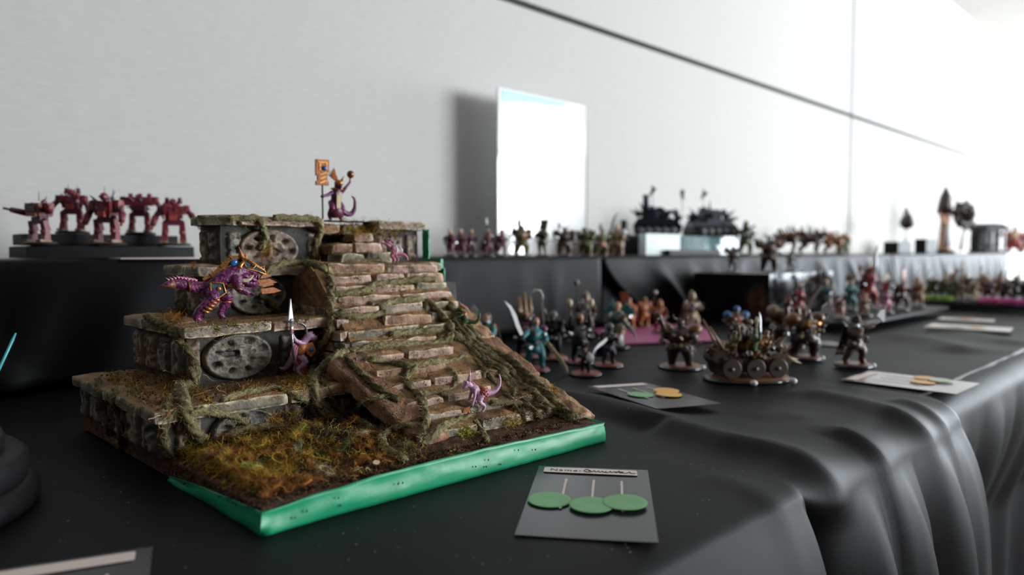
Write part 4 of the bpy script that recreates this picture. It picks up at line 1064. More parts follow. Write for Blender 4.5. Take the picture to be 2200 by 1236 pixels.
# gold-hooped skink on the right-hand edge
h6 = hit(1004, 716); pt = TO + h6[0] + Vector((.004, .006, 0))
L, hip, ch, hd, hs = skink(0, 0, RZ_RIGHT + R(180), 'green lizard figurine with gold hoop and lilac plumes at the temple edge', 'green', 1.0,
    [(-1, (5.5, -4, 17), (8, -5, 19)), (1, (5, 5, 17), (8, 6, 16))], 1.0, None, None, p=pt)
b = MB(); b.tube([(8 + 4.5 * math.cos(a * .45), -5, 18 + 4.5 * math.sin(a * .45)) for a in range(15)], .7, 7); part(b, 'gold_hoop', 'gold', L)
part(MB().tube([(8, -5, 18), (20, -5, 19.5)], .5, 7), 'dart', 'silver', L)
b = MB()
for k in range(7): b.cone(hd + Vector((-2.5 + k * .3, 0, .5 + k * .25)), hd + Vector((-8 + k * 1.5, 1.0 - .3 * k, .0 + k * 1.4)), .8)
part(b, 'plumes', 'lilac', L)
part(MB().prism([(-2.5, 24.5), (3.5, 28.5), (5, 23.5)], 3.4, None, (3, 0, 0)), 'mask', 'orange', L, False)
part(MB().ball(ch, (3.7, 4.0, 3.6), 10, 7), 'chest_plate', 'bronze', L)

# ------------------------------------------------------------------ score cards on the cloth
M_card = mat('black_gloss_card', (.024, .024, .026), (.020, .020, .022), 20, .26, spec=.45)
M_strip = mat('pale_pink_strip', (.86, .74, .70), None, rough=.5)
M_line = mat('pale_line_print', (.72, .62, .58), None, rough=.5)
M_ink = mat('brown_ink', (.10, .05, .045), None, rough=.6)
M_dotg = mat('green_sticker', (.12, .40, .14), (.15, .45, .17), 60, .42)
M_doty = mat('yellow_sticker', (.85, .42, .04), (.88, .47, .06), 60, .42)
M_dotp = mat('pale_green_sticker', (.50, .62, .46), None, rough=.42)
M_cardl = mat('grey_sheen_card', (.36, .34, .34), None, rough=.22)  # grey holds the bright reflection painted into the card by the table edge
def text_mesh(txt, size):
    c = bpy.data.curves.new('t', 'FONT'); c.body = txt; c.size = size; c.extrude = .00004; c.space_character = 1.15
    o = bpy.data.objects.new('t', c); col.objects.link(o)
    me = bpy.data.meshes.new_from_object(o.evaluated_get(bpy.context.evaluated_depsgraph_get()))
    bpy.data.objects.remove(o); return me
def card(cx, cy, rz, label, dots, writing=None, w_=.078, h_=.130, m=None, tilt=0.0, lines=True, strip=True):
    ca, sa_ = math.cos(rz), math.sin(rz); H_ = {}
    for i in range(-4, 5):
        for j in range(-4, 5):
            lx, ly = i / 8 * w_, j / 8 * h_; H_[(lx, ly)] = hf(cx + lx * ca - ly * sa_, cy + lx * sa_ + ly * ca)
    m_ = sum(H_.values()) / 81; gx = sum(k[0] * (v - m_) for k, v in H_.items()) / sum(k[0] ** 2 for k in H_); gy = sum(k[1] * (v - m_) for k, v in H_.items()) / sum(k[1] ** 2 for k in H_)
    gx *= .35; gy *= .35; up_ = max(v - m_ - gx * k[0] - gy * k[1] for k, v in H_.items())
    r = empty('score_card', (cx, cy, TZ + m_ + up_ + .0024), rz, label, 'card', 'score cards')
    r.rotation_euler = (Matrix.Rotation(rz, 3, 'Z') @ Matrix.Rotation(math.atan(gy), 3, 'X') @ Matrix.Rotation(-math.atan(gx), 3, 'Y')).to_euler()
    bow = lambda x, y: .0018 * (x / w_ * 2) ** 2 * .12
    mb = MB().grid(6, 8, lambda u, v: ((u - .5) * w_, (v - .5) * h_, bow((u - .5) * w_, 0)))
    o = mb.build('card_sheet', m or M_card, r, False); s = o.modifiers.new('thickness', 'SOLIDIFY'); s.thickness = .0007; s.offset = -1
    def plate(x0, x1, y0, y1, name, mm, parent=r, z=.0007, rad=.0014):
        pts = []
        for (x, y, a0) in ((x1 - rad, y1 - rad, 0), (x0 + rad, y1 - rad, 90), (x0 + rad, y0 + rad, 180), (x1 - rad, y0 + rad, 270)):
            pts += [(x + rad * math.cos(R(a0 + k * 30)), y + rad * math.sin(R(a0 + k * 30))) for k in range(4)]
        n = len(pts); vs_ = [(x, y, z) for x, y in pts] + [(x, y, z + .0002) for x, y in pts]
        return MB().add(vs_, [tuple(range(n - 1, -1, -1)), tuple(range(n, 2 * n))] + [(i, (i + 1) % n, n + (i + 1) % n, n + i) for i in range(n)]).build(name, mm, parent)
    if strip: plate(-w_ * .44, w_ * .40, h_ * .375, h_ * .462, 'name_strip', M_strip)
    if writing:
        me = text_mesh('Name:', .0074); link('printed_name_word', me, M_ink, r, (-w_ * .385, h_ * .398, .0010))
        mb = MB()
        for st in writing: mb.tube([(x * w_, y * h_, .0010) for x, y in [(q.x, q.y) for q in spline([(a, b, 0) for a, b in st], 5)]], .00035, 5)
        mb.build('handwriting', M_ink, r)
    if lines:
        for x in (-.22, .02, .26): plate(x * w_ - .0008, x * w_ + .0008, -h_ * .17, h_ * .27, 'score_line', M_line, r, .0007, .0006)
    for i, (x, y, mm) in enumerate(dots):
        mb = MB().lathe([(.0135, 0), (.0136, .0003), (.0128, .0005)], 32)
        d = mb.build('dot_sticker', mm, r, False, (x * w_, y * h_, .0011 + .00055 * i)); d.rotation_euler = (R(1.0), R(-.8 * (i - 1)), 0)
    return r
HW = [[(-.02, .425), (-.055, .44), (-.075, .42), (-.05, .397), (-.012, .402), (-.015, .418), (-.035, .417)], [(-.012, .404), (.02, .425), (.03, .402), (.055, .424), (.065, .402), (.09, .422), (.10, .403), (.125, .422), (.118, .405), (.14, .403),
      (.165, .425), (.17, .405), (.20, .420), (.215, .404), (.24, .436), (.245, .405), (.275, .418), (.262, .405), (.30, .404), (.335, .425), (.345, .403), (.385, .408)], [(.20, .421), (.28, .423)]]
card(.3495, .2870, R(-52.5), 'black score card with three green dots and a handwritten name before the temple', [(-.32, -.070, M_dotg), (.02, -.125, M_dotg), (.28, -.080, M_dotg)], HW)
card(.628, .435, R(-20), 'black score card with two yellow dots and one green dot on the near cloth', [(-.18, -.02, M_dotg), (.18, -.1, M_doty), (.3, .03, M_doty)])
card(.947, .283, R(-1), 'glossy score card with two pale yellow dots beside the table edge', [(.0, -.12, M_doty), (.32, -.08, M_doty), (.25, -.22, M_dotp)], None, .094, .125, M_cardl)
card(1.64, .385, R(8), 'score card shining white at the edge of the second table', [(.1, -.1, M_doty), (-.2, .1, M_strip)], None, .11, .14, mat('pale_card', (.62, .58, .54), None, rough=.3))
c_ = at(2075, 690); card(c_.x, c_.y, R(10), 'pale small score card near the green based miniatures', [(.1, 0, M_doty)], None, .08, .11, MATS['pale_card'])
c_ = at(1772, 742); card(c_.x, c_.y, R(12), 'grey score card lying behind the brown brute miniatures', [], None, .06, .10, M_cardl)
card(.0675, .354, R(-20), 'black score card cut off by the lower left corner of the picture', [], None, .078, .130)

# ------------------------------------------------------------------ printed sign in an acrylic holder, leaning near the wall
sa, sb = atn(1071, 183, 1.175), atn(1264, 214, 1.175)
sw = sb.x - sa.x; shh = sa.z - (TZ + SH) - .004
sg = empty('sign_holder', ((sa.x + sb.x) / 2, 1.18, TZ + SH + .001), 0, 'white poster with a pale blue top in a clear acrylic stand', 'sign')
M_paper = mat('white_poster', (.90, .91, .92), (.88, .89, .90), 3, .12, coat=1.0, spec=.6)
M_pblue = mat('pale_blue_print', (.36, .62, .80), (.42, .68, .84), 12, .2, coat=1.0)
M_acry = mat('clear_acrylic', (.92, .97, .97), None, rough=.03, trans=1.0)
ps = MB().box((0, 0, shh / 2), (sw - .006, .0012, shh)).build('poster_sheet', M_paper, sg)
MB().prism([(-sw * .46, shh * .992), (sw * .30, shh * .992), (sw * .18, shh * .965), (-.02, shh * .955), (-sw * .28, shh * .94), (-sw * .46, shh * .915)], .0006, None, (0, -.0012, 0)).build('blue_print', M_pblue, ps)
MB().box((sw / 2 - .012, -.0011, shh * .93), (.0015, .0006, shh * .12)).build('blue_margin', M_pblue, ps)
MB().box((-sw / 2 + .0015, -.0004, shh / 2), (.003, .005, shh)).box((sw / 2 - .0015, -.0004, shh / 2), (.003, .005, shh)).build('side_rail', M_acry, sg)
MB().sbox((0, -.02, .002), (sw, .075, .004), (1, 1, 1), 0, 1, .001).build('foot', M_acry, sg)

# ------------------------------------------------------------------ miniature factory for the figures behind the temple
M_basetop = {'brick': P['brick'], 'rust': P['rust'], 'brown': P['brown'], 'black': P['black'], 'grey': P['grey'], 'lime': P['lime'], 'hotpink': P['hotpink'], 'tan': P['tan'], 'olive': P['olive']}
def trinkets(L, c, ext, n, mats, s, seed):            # pouches, studs, spikes and straps that break up the outline
    rt = random.Random(seed * 13 + 5)
    for mi, m in enumerate(mats):
        b = MB()
        for _ in range(n):
            d = Vector((rt.gauss(0, 1), rt.gauss(0, 1), rt.gauss(0, .8))).normalized(); p = Vector(c) + Vector((d.x * ext[0], d.y * ext[1], d.z * ext[2]))
            t = rt.random()
            if t < .4: b.box(p, (rt.uniform(1, 2.4) * s, rt.uniform(1, 2.4) * s, rt.uniform(1.2, 3) * s), (rt.random() * 3, rt.random() * 3, rt.random() * 3))
            elif t < .75: b.cone(p - d * .8 * s, p + (d + Vector((0, 0, .4))) * rt.uniform(2, 4.5) * s, rt.uniform(.6, 1.2) * s)
            else: b.ball(p, rt.uniform(.7, 1.4) * s, 7, 5)
        part(b, 'kit' if mi == 0 else 'studs', m, L, False)['kind'] = 'stuff'
def mini_base(L, r, h, top, sx=1.0, rim='gloss', marker=False):  # marker adds a white bead for a bright spot on the rim
    if marker: part(MB().ball((r * .55, r * sx * -.80, h * .75), (3.2, 3.2, 2.6), 10, 7), 'glint_bead', 'white', L)  # white bead put in for a bright spot on the rim
    part(MB().lathe([(r, 0), (r, h * .45), (r * .985, h * .75), (r * .93, h * .98), (r * .9, h)], 28, sx=sx), 'base_rim', rim, L)
    part(MB().lathe([(r * .92, h * .9), (r * .9, h * 1.12), (r * .6, h * 1.22), (.1, h * 1.25)], 24, sx=sx), 'base_ground', top, L)
    return h * 1.12
def weapon(L, kind, h, d, m, s, seed=0):
    h = Vector(h); d = Vector(d).normalized(); M = d.to_track_quat('Z', 'X').to_matrix()
    T_ = lambda pts: [h + M @ Vector(p) * s for p in pts]
    if kind == 'sword':
        w_ = part(MB().tube(T_([(0, 0, -3), (0, 0, 2)]), .5 * s, 6), 'sword_grip', 'brown', L)
        b = MB(); ol = [(-1.0, 2), (1.0, 2), (1.5, 8), (2.4, 14), (2.0, 20), (-.4, 25), (.4, 19), (-.2, 13), (-1.0, 8)]
        b.prism([(x * s, z * s) for x, z in ol], .7 * s, M, h); part(b, 'sword_blade', m, w_, False)
    elif kind == 'sickle':
        w_ = part(MB().tube(T_([(0, 0, -9), (0, 0, 17)]), .55 * s, 6), 'sickle_shaft', 'grey', L)
        b = MB(); b.tube(T_([(0, 0, 16), (.6, 0, 20), (-.8, 0, 23.5), (-4, 0, 24.5), (-7, 0, 22)]), [.9 * s, 1.7 * s, 2.0 * s, 1.4 * s, .2 * s], 8, True, .4); part(b, 'sickle_blade', m, w_)
    elif kind == 'axe':
        w_ = part(MB().tube(T_([(0, 0, -7), (0, 0, 13)]), .6 * s, 6), 'axe_shaft', 'brown', L)
        b = MB(); b.prism([(x * s, z * s) for x, z in [(.3, 8), (4, 6), (5.4, 10), (4, 14), (.3, 12), (-2.5, 11), (-2.5, 9)]], 1.0 * s, M, h); part(b, 'axe_head', m, w_, False)
    elif kind == 'club':
        w_ = part(MB().tube(T_([(0, 0, -4), (0, 0, 4), (0, 0, 11), (0, 0, 15)]), [.8 * s, 1.0 * s, 2.2 * s, 1.6 * s], 8), 'club', m, L)
        b = MB()
        for k in range(6): q = M @ Vector((math.cos(k * 1.05), math.sin(k * 1.05), 0)); c0 = h + d * (9 + k % 3 * 2) * s; b.cone(c0 + q * 1.6 * s, c0 + q * 3.6 * s, .7 * s)
        part(b, 'club_spikes', 'silver', w_)
    elif kind in ('spear', 'staff', 'banner'):
        w_ = part(MB().tube(T_([(0, 0, -12), (0, 0, 16)]), .45 * s, 6), kind + '_shaft', 'darkbrown', L)
        if kind == 'spear': part(MB().prism([(x * s, z * s) for x, z in [(-1, 15), (0, 22), (1, 15), (0, 13.5)]], .7 * s, M, h), 'spear_head', m, w_, False)
        elif kind == 'staff': part(MB().ball(h + d * 17 * s, 2.2 * s, 9, 7), 'staff_orb', m, w_)
        else: part(MB().prism([(x * s, z * s) for x, z in [(0, 5), (9, 6), (7.5, 10), (9.5, 15), (0, 16)]], .5 * s, M, h), 'banner_cloth', m, w_, False)
    elif kind == 'gun':
        b = MB().box(h + d * 3 * s, (2.0 * s, 2.2 * s, 7 * s), d.to_track_quat('Z', 'X').to_euler()); b.tube(T_([(0, 0, 5), (0, 0, 14)]), .9 * s, 8); part(b, 'gun', m, L, False)
    elif kind == 'torch':
        w_ = part(MB().tube(T_([(0, 0, -4), (0, 0, 7)]), .6 * s, 6), 'handle', 'brown', L); part(MB().ball(h + d * 9 * s, (2.0 * s, 2.0 * s, 2.6 * s), 8, 6), 'pale_orb', m, w_)
def figure(pos, H, rz, label, cat='figurine', group=None, base=(16, 3, 'brown'), cloth='brown', armour='grey', skin='skin', head='skin', bulk=1.0, weapons=(), extras=(), seed=0, vox=.8, name='miniature_warrior', crouch=0.0, basesx=1.0, arms=None, marker=False, rough_kit=('brown', 'silver')):  # marker adds a white bead for a bright glint at the base rim
    """one painted figure: continuous body, clothes, arms, weapons, base; H = height of the head top above the base in mm"""
    rnd = random.Random(seed * 7 + 3)
    L = empty(name, pos, rz, label, cat, group)
    z0 = mini_base(L, base[0], base[1], base[2], basesx, base[3] if len(base) > 3 else 'gloss') if base else 0.0
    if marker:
        md = Matrix.Rotation(-rz, 3, 'Z') @ (RT * .9 - FW * .35).normalized(); part(MB().ball((md.x * base[0] * .97, md.y * base[0] * .97, base[1] * .7), (4.0, 4.0, 3.0), 10, 7), 'glint_bead', 'white', L)  # bright glint at the base rim, put in as a white bead
    if rough_kit: trinkets(L, (0, 0, z0 + H * .55), (H * .17 * bulk, H * .19 * bulk, H * .30), 12, rough_kit, H / 30, seed)
    s = H / 30.0; k = s * bulk; O = Vector((0, 0, z0)); V = lambda x, y, z: O + Vector((x * s, y * s * (bulk * .5 + .5), z * s))
    cr = crouch
    lg = rnd.uniform(-1.5, 1.5)
    b = MB()
    hip, wst, cst, nck, hd = V(-.6 * cr, 0, 13.5 - 3 * cr), V(0, 0, 16.5 - 3 * cr), V(.8 + 2 * cr, 0, 21 - 4 * cr), V(1.2 + 3 * cr, 0, 24.2 - 5 * cr), V(1.8 + 4 * cr, 0, 27.2 - 6 * cr)
    b.tube(spline([hip - Vector((0, 0, 1.5 * s)), wst, cst, nck, hd], 3), [2.6 * k, 2.7 * k, 2.6 * k, 2.7 * k, 3.1 * k, 3.4 * k, 3.5 * k, 3.1 * k, 2.2 * k, 1.5 * k, 1.5 * s, 2.0 * s, 2.3 * s], 12, True, 1.25)
    b.ball(hd, (2.3 * s, 2.0 * s, 2.7 * s), 12, 9); b.ball(hd + Vector((2.2 * s, 0, -.2 * s)), (.6 * s, .45 * s, .6 * s), 6, 5)
    b.ball(hd + Vector((1.5 * s, 0, -1.5 * s)), (.9 * s, 1.0 * s, .8 * s), 7, 5)
    for y in (-1, 1):
        f_ = (lg + 1.6) * y
        leg(b, [V(0, 1.9 * y, 13.5 - 3 * cr), V(1.8 + f_ * .7, 3.0 * y, 7.6 - .8 * cr), V(-.4 + f_, 3.4 * y, 1.8), V(2.4 + f_, 3.7 * y, .9)], [2.5 * k, 1.8 * k, 1.25 * k, 1.0 * k])
    ar = arms or [(-1, (3.2, -5.4, 18.2), (6.0, -5.0, 20.5)), (1, (2.6, 5.4, 17.4), (5.8, 5.2, 18.6))]
    hs = []
    for y, el, ha in ar:
        el, ha = V(*el), V(*ha); leg(b, [cst + Vector((0, 3.6 * k * y, .9 * s)), el, ha], [1.7 * k, 1.35 * k, .95 * k]); hand(b, ha, ha - el, .8 * k); hs.append(ha)
    body(b, cloth if skin in ('skin', 'bone', 'grey', 'rust') else skin, L, vox * max(s, .8), it=1)
    if skin in ('skin', 'bone', 'grey', 'rust'): part(MB().ball(hd, (2.5 * s, 2.2 * s, 2.8 * s), 12, 8).ball(hd + Vector((2.5 * s, 0, -.3 * s)), (.7 * s, .5 * s, .7 * s), 6, 5).ball(hd + Vector((1.5 * s, 0, -1.8 * s)), (1.2 * s, 1.3 * s, .9 * s), 8, 5), 'face', skin, L)
    part(MB().tube([wst - Vector((0, 0, .8 * s)), wst.lerp(cst, .6), cst + Vector((0, 0, 1.8 * s))], [3.0 * k, 3.5 * k, 3.3 * k], 12, True, 1.3), 'armour', armour, L)
    part(MB().tube([wst, hip - Vector((0, 0, 1 * s)), hip - Vector((-.4 * s, 0, 4.6 * s))], [2.9 * k, 3.3 * k, 4.2 * k], 12, True, 1.15), 'skirt', cloth, L)
    for i, (kind, d, m, hi) in enumerate(weapons): weapon(L, kind, hs[hi], d, m, s, seed)
    for e in extras:
        kd, m = e[0], e[1]
        if kd == 'helmet':
            hm = part(MB().lathe([(2.7 * s, -.6 * s), (2.8 * s, .8 * s), (2.2 * s, 2.4 * s), (.9 * s, 3.3 * s), (.1, 3.5 * s)], 12, hd), 'helmet', m, L)
            if len(e) > 2: part(MB().prism([(-3 * s, 1 * s), (-2 * s, 5 * s), (1 * s, 5.6 * s), (2.6 * s, 2.4 * s), (0, 1.5 * s)], .7 * s, None, hd), 'helmet_crest', e[2], hm, False)
        elif kd == 'horns':
            b = MB()
            for y in (-1, 1): b.tube([hd + Vector((0, 2 * y * s, 1.4 * s)), hd + Vector((.4 * s, 4.2 * y * s, 2.6 * s)), hd + Vector((1.2 * s, 4.6 * y * s, 5.4 * s))], [.9 * s, .7 * s, .1], 6)
            part(b, 'horns', m, L)
        elif kd == 'hair': part(MB().ball(hd + Vector((-.8 * s, 0, .7 * s)), (2.5 * s, 2.4 * s, 2.5 * s), 9, 7).tube([hd + Vector((-2 * s, 0, 0)), hd + Vector((-3.2 * s, 0, -4 * s))], [1.8 * s, .7 * s], 7), 'hair', m, L)
        elif kd == 'hood': part(MB().tube([hd + Vector((-.5 * s, 0, -4.5 * s)), hd + Vector((-.6 * s, 0, -.5 * s)), hd + Vector((-.5 * s, 0, 2.0 * s)), hd + Vector((-1.5 * s, 0, 4.2 * s))], [3.4 * s, 2.9 * s, 2.3 * s, .3 * s], 12), 'hood', m, L)
        elif kd == 'cloak': part(MB().grid(6, 7, lambda u, v: tuple(cst + Vector(((-3.4 - 2.6 * v - .7 * math.sin(u * 9)) * k, (u - .5) * (6.5 + 5 * v) * k, (2.6 - v * 19) * s)))), 'cloak', m, L).modifiers.new('thickness', 'SOLIDIFY').__setattr__('thickness', .0009)
        elif kd == 'sail':
            b = MB()
            for q in (-1, 0, 1): b.tube([cst + Vector((-3 * s, q * 1.6 * s, 0)), cst + Vector((-4.5 * s, q * 3.4 * s, 9 * s)), cst + Vector((-4 * s, q * 3.6 * s, 18 * s + (1 - abs(q)) * 3 * s))], [2.2 * s, 2.8 * s, 1.2 * s], 8, True, .6)
            part(b, 'back_sail', m, L)
        elif kd == 'shield': part(MB().lathe([(4.6 * s, -.3 * s), (4.7 * s, .2 * s), (3 * s, 1.0 * s), (.1, 1.5 * s)], 16, hs[1] + Vector((1.4 * s, .5 * s, -1 * s)), rot=(0, R(90), R(25))), 'shield', m, L)
        elif kd == 'pads':
            b = MB()
            for y in (-1, 1): b.ball(cst + Vector((0, 4.3 * k * y, 1.8 * s)), (2.3 * k, 2.0 * k, 1.8 * k), 10, 7)
            part(b, 'shoulder_pads', m, L)
        elif kd == 'pack': part(MB().box(cst + Vector((-4.6 * k, 0, .5 * s)), (3.2 * k, 5.5 * k, 6.5 * s), None, .8).tube([cst + Vector((-5 * k, -2 * k, 3 * s)), cst + Vector((-5.4 * k, -2 * k, 8 * s))], .7 * k, 7).tube([cst + Vector((-5 * k, 2 * k, 3 * s)), cst + Vector((-5.4 * k, 2 * k, 7 * s))], .7 * k, 7), 'backpack', m, L, False)
        elif kd == 'wings':
            b = MB()
            for y in (-1, 1):
                for q in range(4): b.prism([(-1 * s, 0), (-4 * s - q * s, 5 * s + q * s), (-9 * s - q * 1.5 * s, 11 * s - q * 3.2 * s), (-6 * s, 3 * s - q * s)], .6 * s, Matrix.Rotation(R(62 * y + 8 * q * y), 3, 'Z'), cst + Vector((-2 * s, 1.5 * y * s, 0)))
            part(b, 'wings', m, L, False)
        elif kd == 'beard': part(MB().tube([hd + Vector((1.6 * s, 0, -1 * s)), hd + Vector((2.6 * s, 0, -4 * s)), hd + Vector((2.2 * s, 0, -8 * s))], [1.5 * s, 1.9 * s, .3 * s], 8), 'beard', m, L)
        elif kd == 'tail': part(MB().tube(curve(hip + Vector((-2 * s, 0, 0)), hip + Vector((-13 * s, 0, 2 * s)), (0, 0, -9 * s)), [2.2 * s, 2.0 * s, 1.7 * s, 1.4 * s, 1.0 * s, .7 * s, .2], 8), 'tail', m, L)
    return L
def T_at(px, py, r=.03):
    p = at(px, py); p.z = TZ + max(hf(p.x + r * math.cos(a), p.y + r * math.sin(a)) for a in range(7)) + .0026; return p
def S_at(px, n, dz=0.0): p = atn(px, 550, n); p.z = TZ + SH + .0012 + dz; return p
def mm(hpx, p): return hpx * depth(p) / FPX * 1000

# ------------------------------------------------------------------ red walking robots on a black plinth, left end of the shelf
def sdisp(px0, px1, n, dep, h, name, label, m, z=0.0, cat='plinth', group=None, rnd=.0012):
    a, b_ = S_at(px0, n), S_at(px1, n); w_ = b_.x - a.x
    o = MB().sbox((0, 0, h / 2), (w_, dep, h), (1, 1, 1), 0, 1, rnd).build(name, m, None, False, ((a.x + b_.x) / 2, n + dep / 2, TZ + SH + .0012 + z))
    return tag(o, label, cat, group)
pa, pb = S_at(52, .985), S_at(416, .985); pw = pb.x - pa.x
pl_ = empty('display_plinth', ((pa.x + pb.x) / 2, 1.03, TZ + SH + .0012), 0, 'wide black stepped plinth carrying red robots at the left end of the shelf', 'plinth')
MB().sbox((0, 0, .008), (pw, .10, .016), (8, 3, 1), .0006, 20, .002).build('lower_step', P['black'], pl_)
MB().sbox((0, .022, .0235), (pw * .96, .052, .015), (8, 3, 1), .0008, 20, .002).build('upper_step', P['black'], pl_)
def robot(px, n, dz, H, rz, label, top, left, right, seed, base_sx=1.0, antenna=2):
    p = S_at(px, n, dz); rnd = random.Random(seed)
    L = empty('robot_miniature', p, rz, label, 'figurine', 'red robots on the black plinth'); H *= 1.16; s = H / 50
    z0 = mini_base(L, 16 * s, 3, 'tan' if dz < .02 else 'black', base_sx, 'black')
    V = lambda x, y, z: Vector((x * s, y * s, z0 + z * s))
    part(MB().box(V(0, 0, 22), (9 * s, 12 * s, 7 * s)).ball(V(0, -7, 21), 3.4 * s, 9, 7).ball(V(0, 7, 21), 3.4 * s, 9, 7), 'pelvis', 'wine', L, False)
    for y in (-1, 1):
        lg_ = part(MB().box(V(1, 8 * y, 16.5), (6.5 * s, 6 * s, 11 * s), (0, R(14), 0), .8).ball(V(2.6, 8 * y, 11), 3.2 * s, 9, 7), 'thigh', 'mech', L, False)
        part(MB().box(V(1, 8.6 * y, 6.5), (7 * s, 6.5 * s, 10 * s), (0, R(-10), 0), .75), 'shin', 'mech', lg_, False)
        part(MB().sbox(V(3, 9 * y, 1.4), (13 * s, 8 * s, 2.8 * s), (2, 2, 1), 0, 1, 1.0 * s).box(V(8, 9 * y + 2, 1.6), (4 * s, 2.4 * s, 2.4 * s)).box(V(8, 9 * y - 2, 1.6), (4 * s, 2.4 * s, 2.4 * s)), 'foot', 'tan', lg_, False)
    if top == 'flat':
        t = part(MB().box(V(0, 0, 31), (15 * s, 17 * s, 10 * s), None, 1.15), 'torso', 'mech', L, False)
        part(MB().box(V(8.6, 0, 34), (1.4 * s, 9 * s, 5 * s)), 'cockpit', 'green', t, False); part(MB().box(V(0, 0, 37.5), (17 * s, 19 * s, 3 * s)), 'roof_plate', 'rust', t, False)
        part(MB().box(V(4, 0, 27.5), (12 * s, 13 * s, 3 * s)), 'chin_plate', 'brick', t, False)
    elif top == 'long':
        t = part(MB().box(V(0, 0, 36), (15 * s, 30 * s, 10 * s), (0, R(6), 0), .85), 'torso', 'mech', L, False)
        part(MB().box(V(2, 0, 28), (13 * s, 15 * s, 7 * s)), 'chin_plate', 'wine', t, False)
        for y in (-10, 0, 10): part(MB().tube([V(-2, y, 41), V(-2, y, 45)], 2.5 * s, 8), 'hatch', 'mech', t)
    else:
        t = part(MB().box(V(0, 0, 32), (13 * s, 15 * s, 13 * s), (0, R(5), 0), 1.25).box(V(6, 0, 33), (5 * s, 8 * s, 9 * s), None, .8), 'torso', 'mech', L, False)
        part(MB().ball(V(3, 0, 42), (4 * s, 3.6 * s, 4 * s), 9, 7).box(V(6.2, 0, 42), (1.5 * s, 5 * s, 1.6 * s)), 'head', 'mech', t, False)
        part(MB().box(V(7, 0, 26), (3 * s, 7 * s, 5 * s)), 'belly_plate', 'brick', t, False)
    for q in range(antenna): part(MB().tube([V(-3, -4 + 8 * q, 42), V(-4, -5 + 9 * q, 52 - 2 * q)], [.5 * s, .25 * s], 5), 'antenna', 'grey', L)
    for y, ar in ((-1, left), (1, right)):
        sh = V(0, 12 * y, 35) if top != 'long' else V(0, 17 * y, 37)
        a = part(MB().sbox(sh, (9 * s, 7 * s, 9 * s), (2, 2, 2), 0, 1, 1.2 * s), 'shoulder', 'mech', L, False)
        el = sh + Vector((ar[0] * s, 5 * y * s, ar[1] * s)); ha = el + Vector((ar[2] * s, ar[4] * y * s, ar[3] * s))
        part(MB().tube([sh, el], 2.8 * s, 8).ball(el, 3.2 * s, 8, 6), 'upper_arm', 'wine', a); part(MB().tube([el, ha], [3.4 * s, 2.6 * s], 8).tube([ha, ha + (ha - el) * .5], 1.2 * s, 8), 'gun_arm', 'mech', a)
    trinkets(L, V(0, 0, 33), (8 * s, 11 * s, 9 * s), 9, ('mech', 'wine', 'grey'), 1.7 * s, seed)
    if top == 'wide':
        for y in (-1, 1): part(MB().tube([V(-2, 6 * y, 41), V(-2, 6 * y, 47)], [2.6 * s, 1.8 * s], 8), 'shoulder_missile', 'wine', L)
    return L
RC = RZ_CAM
robot(88, .992, .0164, 50, RC + R(-18), 'red robot figurine with flat top and green cockpit, leftmost on the plinth', 'flat', (2, -5, 6, 3, 12), (3, -4, 7, 4, 7), 1, 1.0, 1)
robot(158, 1.045, .0313, 50, RC + R(10), 'red robot figurine with round shoulders, second from the left on the plinth', 'wide', (4, -7, 5, -4, 7), (2, -9, 3, -8, 2), 2, 1.25)
robot(232, .992, .0164, 58, RC + R(-8), 'bright red robot figurine in the middle of the plinth with two antennas', 'round', (2, -9, 3, -9, 2), (2, -9, 4, -7, 2), 3)
robot(303, 1.045, .0313, 50, RC + R(12), 'long bodied red robot figurine, second from the right on the plinth', 'long', (2, -8, 2, -9, 2), (2, -8, 2, -9, 3), 4, 1.25, 0)
robot(375, .992, .0164, 55, RC + R(20), 'red robot figurine with twin shoulder missiles, rightmost on the plinth', 'wide', (2, -9, 3, -8, 2), (3, -6, 5, -10, 6), 5, 1.0, 0)
a_ = S_at(345, .95)
MB().box((0, 0, 0), (.10, .05, .0012)).build('card_sheet', M_strip, tag(empty('paper_label', (a_.x, .962, TZ + SH + .0018), R(1)), 'white paper label lying at the shelf edge before the robot plinth', 'label'))

# ------------------------------------------------------------------ figures standing on the shelf behind the temple
NB = 1.0
def sfig(px, hpx, label, n=NB, rz=0, **k):
    k['bulk'] = k.get('bulk', 1.0) * 1.25
    p = S_at(px, n); return figure(p, mm(hpx, p) * 1.18, RC + R(rz), label, group=k.pop('group', 'figures on the shelf'), **k)
sw_up = ('sword', (.2, -.1, 1), 'silver', 0)
for i, (px, lab, hc) in enumerate(((968, 'wine robed shelf figurine nearest the temple summit wall', 'bone'), (990, 'wine robed shelf figurine with white hood, second from the temple', 'white'), (1012, 'stooping wine robed shelf figurine beside the white hooded one', 'bone'),
                        (1048, 'wine robed shelf figurine just left of the poster edge', 'white'), (1076, 'wine and pink shelf figurine below the left edge of the poster', 'pink'))):
    sfig(px, 46, lab, rz=-20 + 17 * i, seed=20 + i, cloth='wine', armour='wine', skin='skin', base=(14, 3, 'grey'), weapons=[('spear', (.1, 0, 1), 'silver', 0)] if i % 2 else [], extras=[('hair', hc), ('cloak', 'purple' if i % 2 else 'wine')])
sfig(1120, 54, 'brown brute figurine with orange back before the poster', rz=30, seed=31, cloth='olive', armour='rust', skin='olive', bulk=1.5, base=(15, 3, 'grey'), extras=[('pack', 'orange'), ('pads', 'brown')], weapons=[('club', (.2, 0, 1), 'brown', 0)])
sfig(1166, 54, 'dark green figurine raising a banner before the poster', rz=-30, seed=32, cloth='green', armour='navy', skin='olive', base=(16, 3, 'brick'), weapons=[('banner', (0, .2, 1), 'green', 1)], extras=[('helmet', 'grey')])
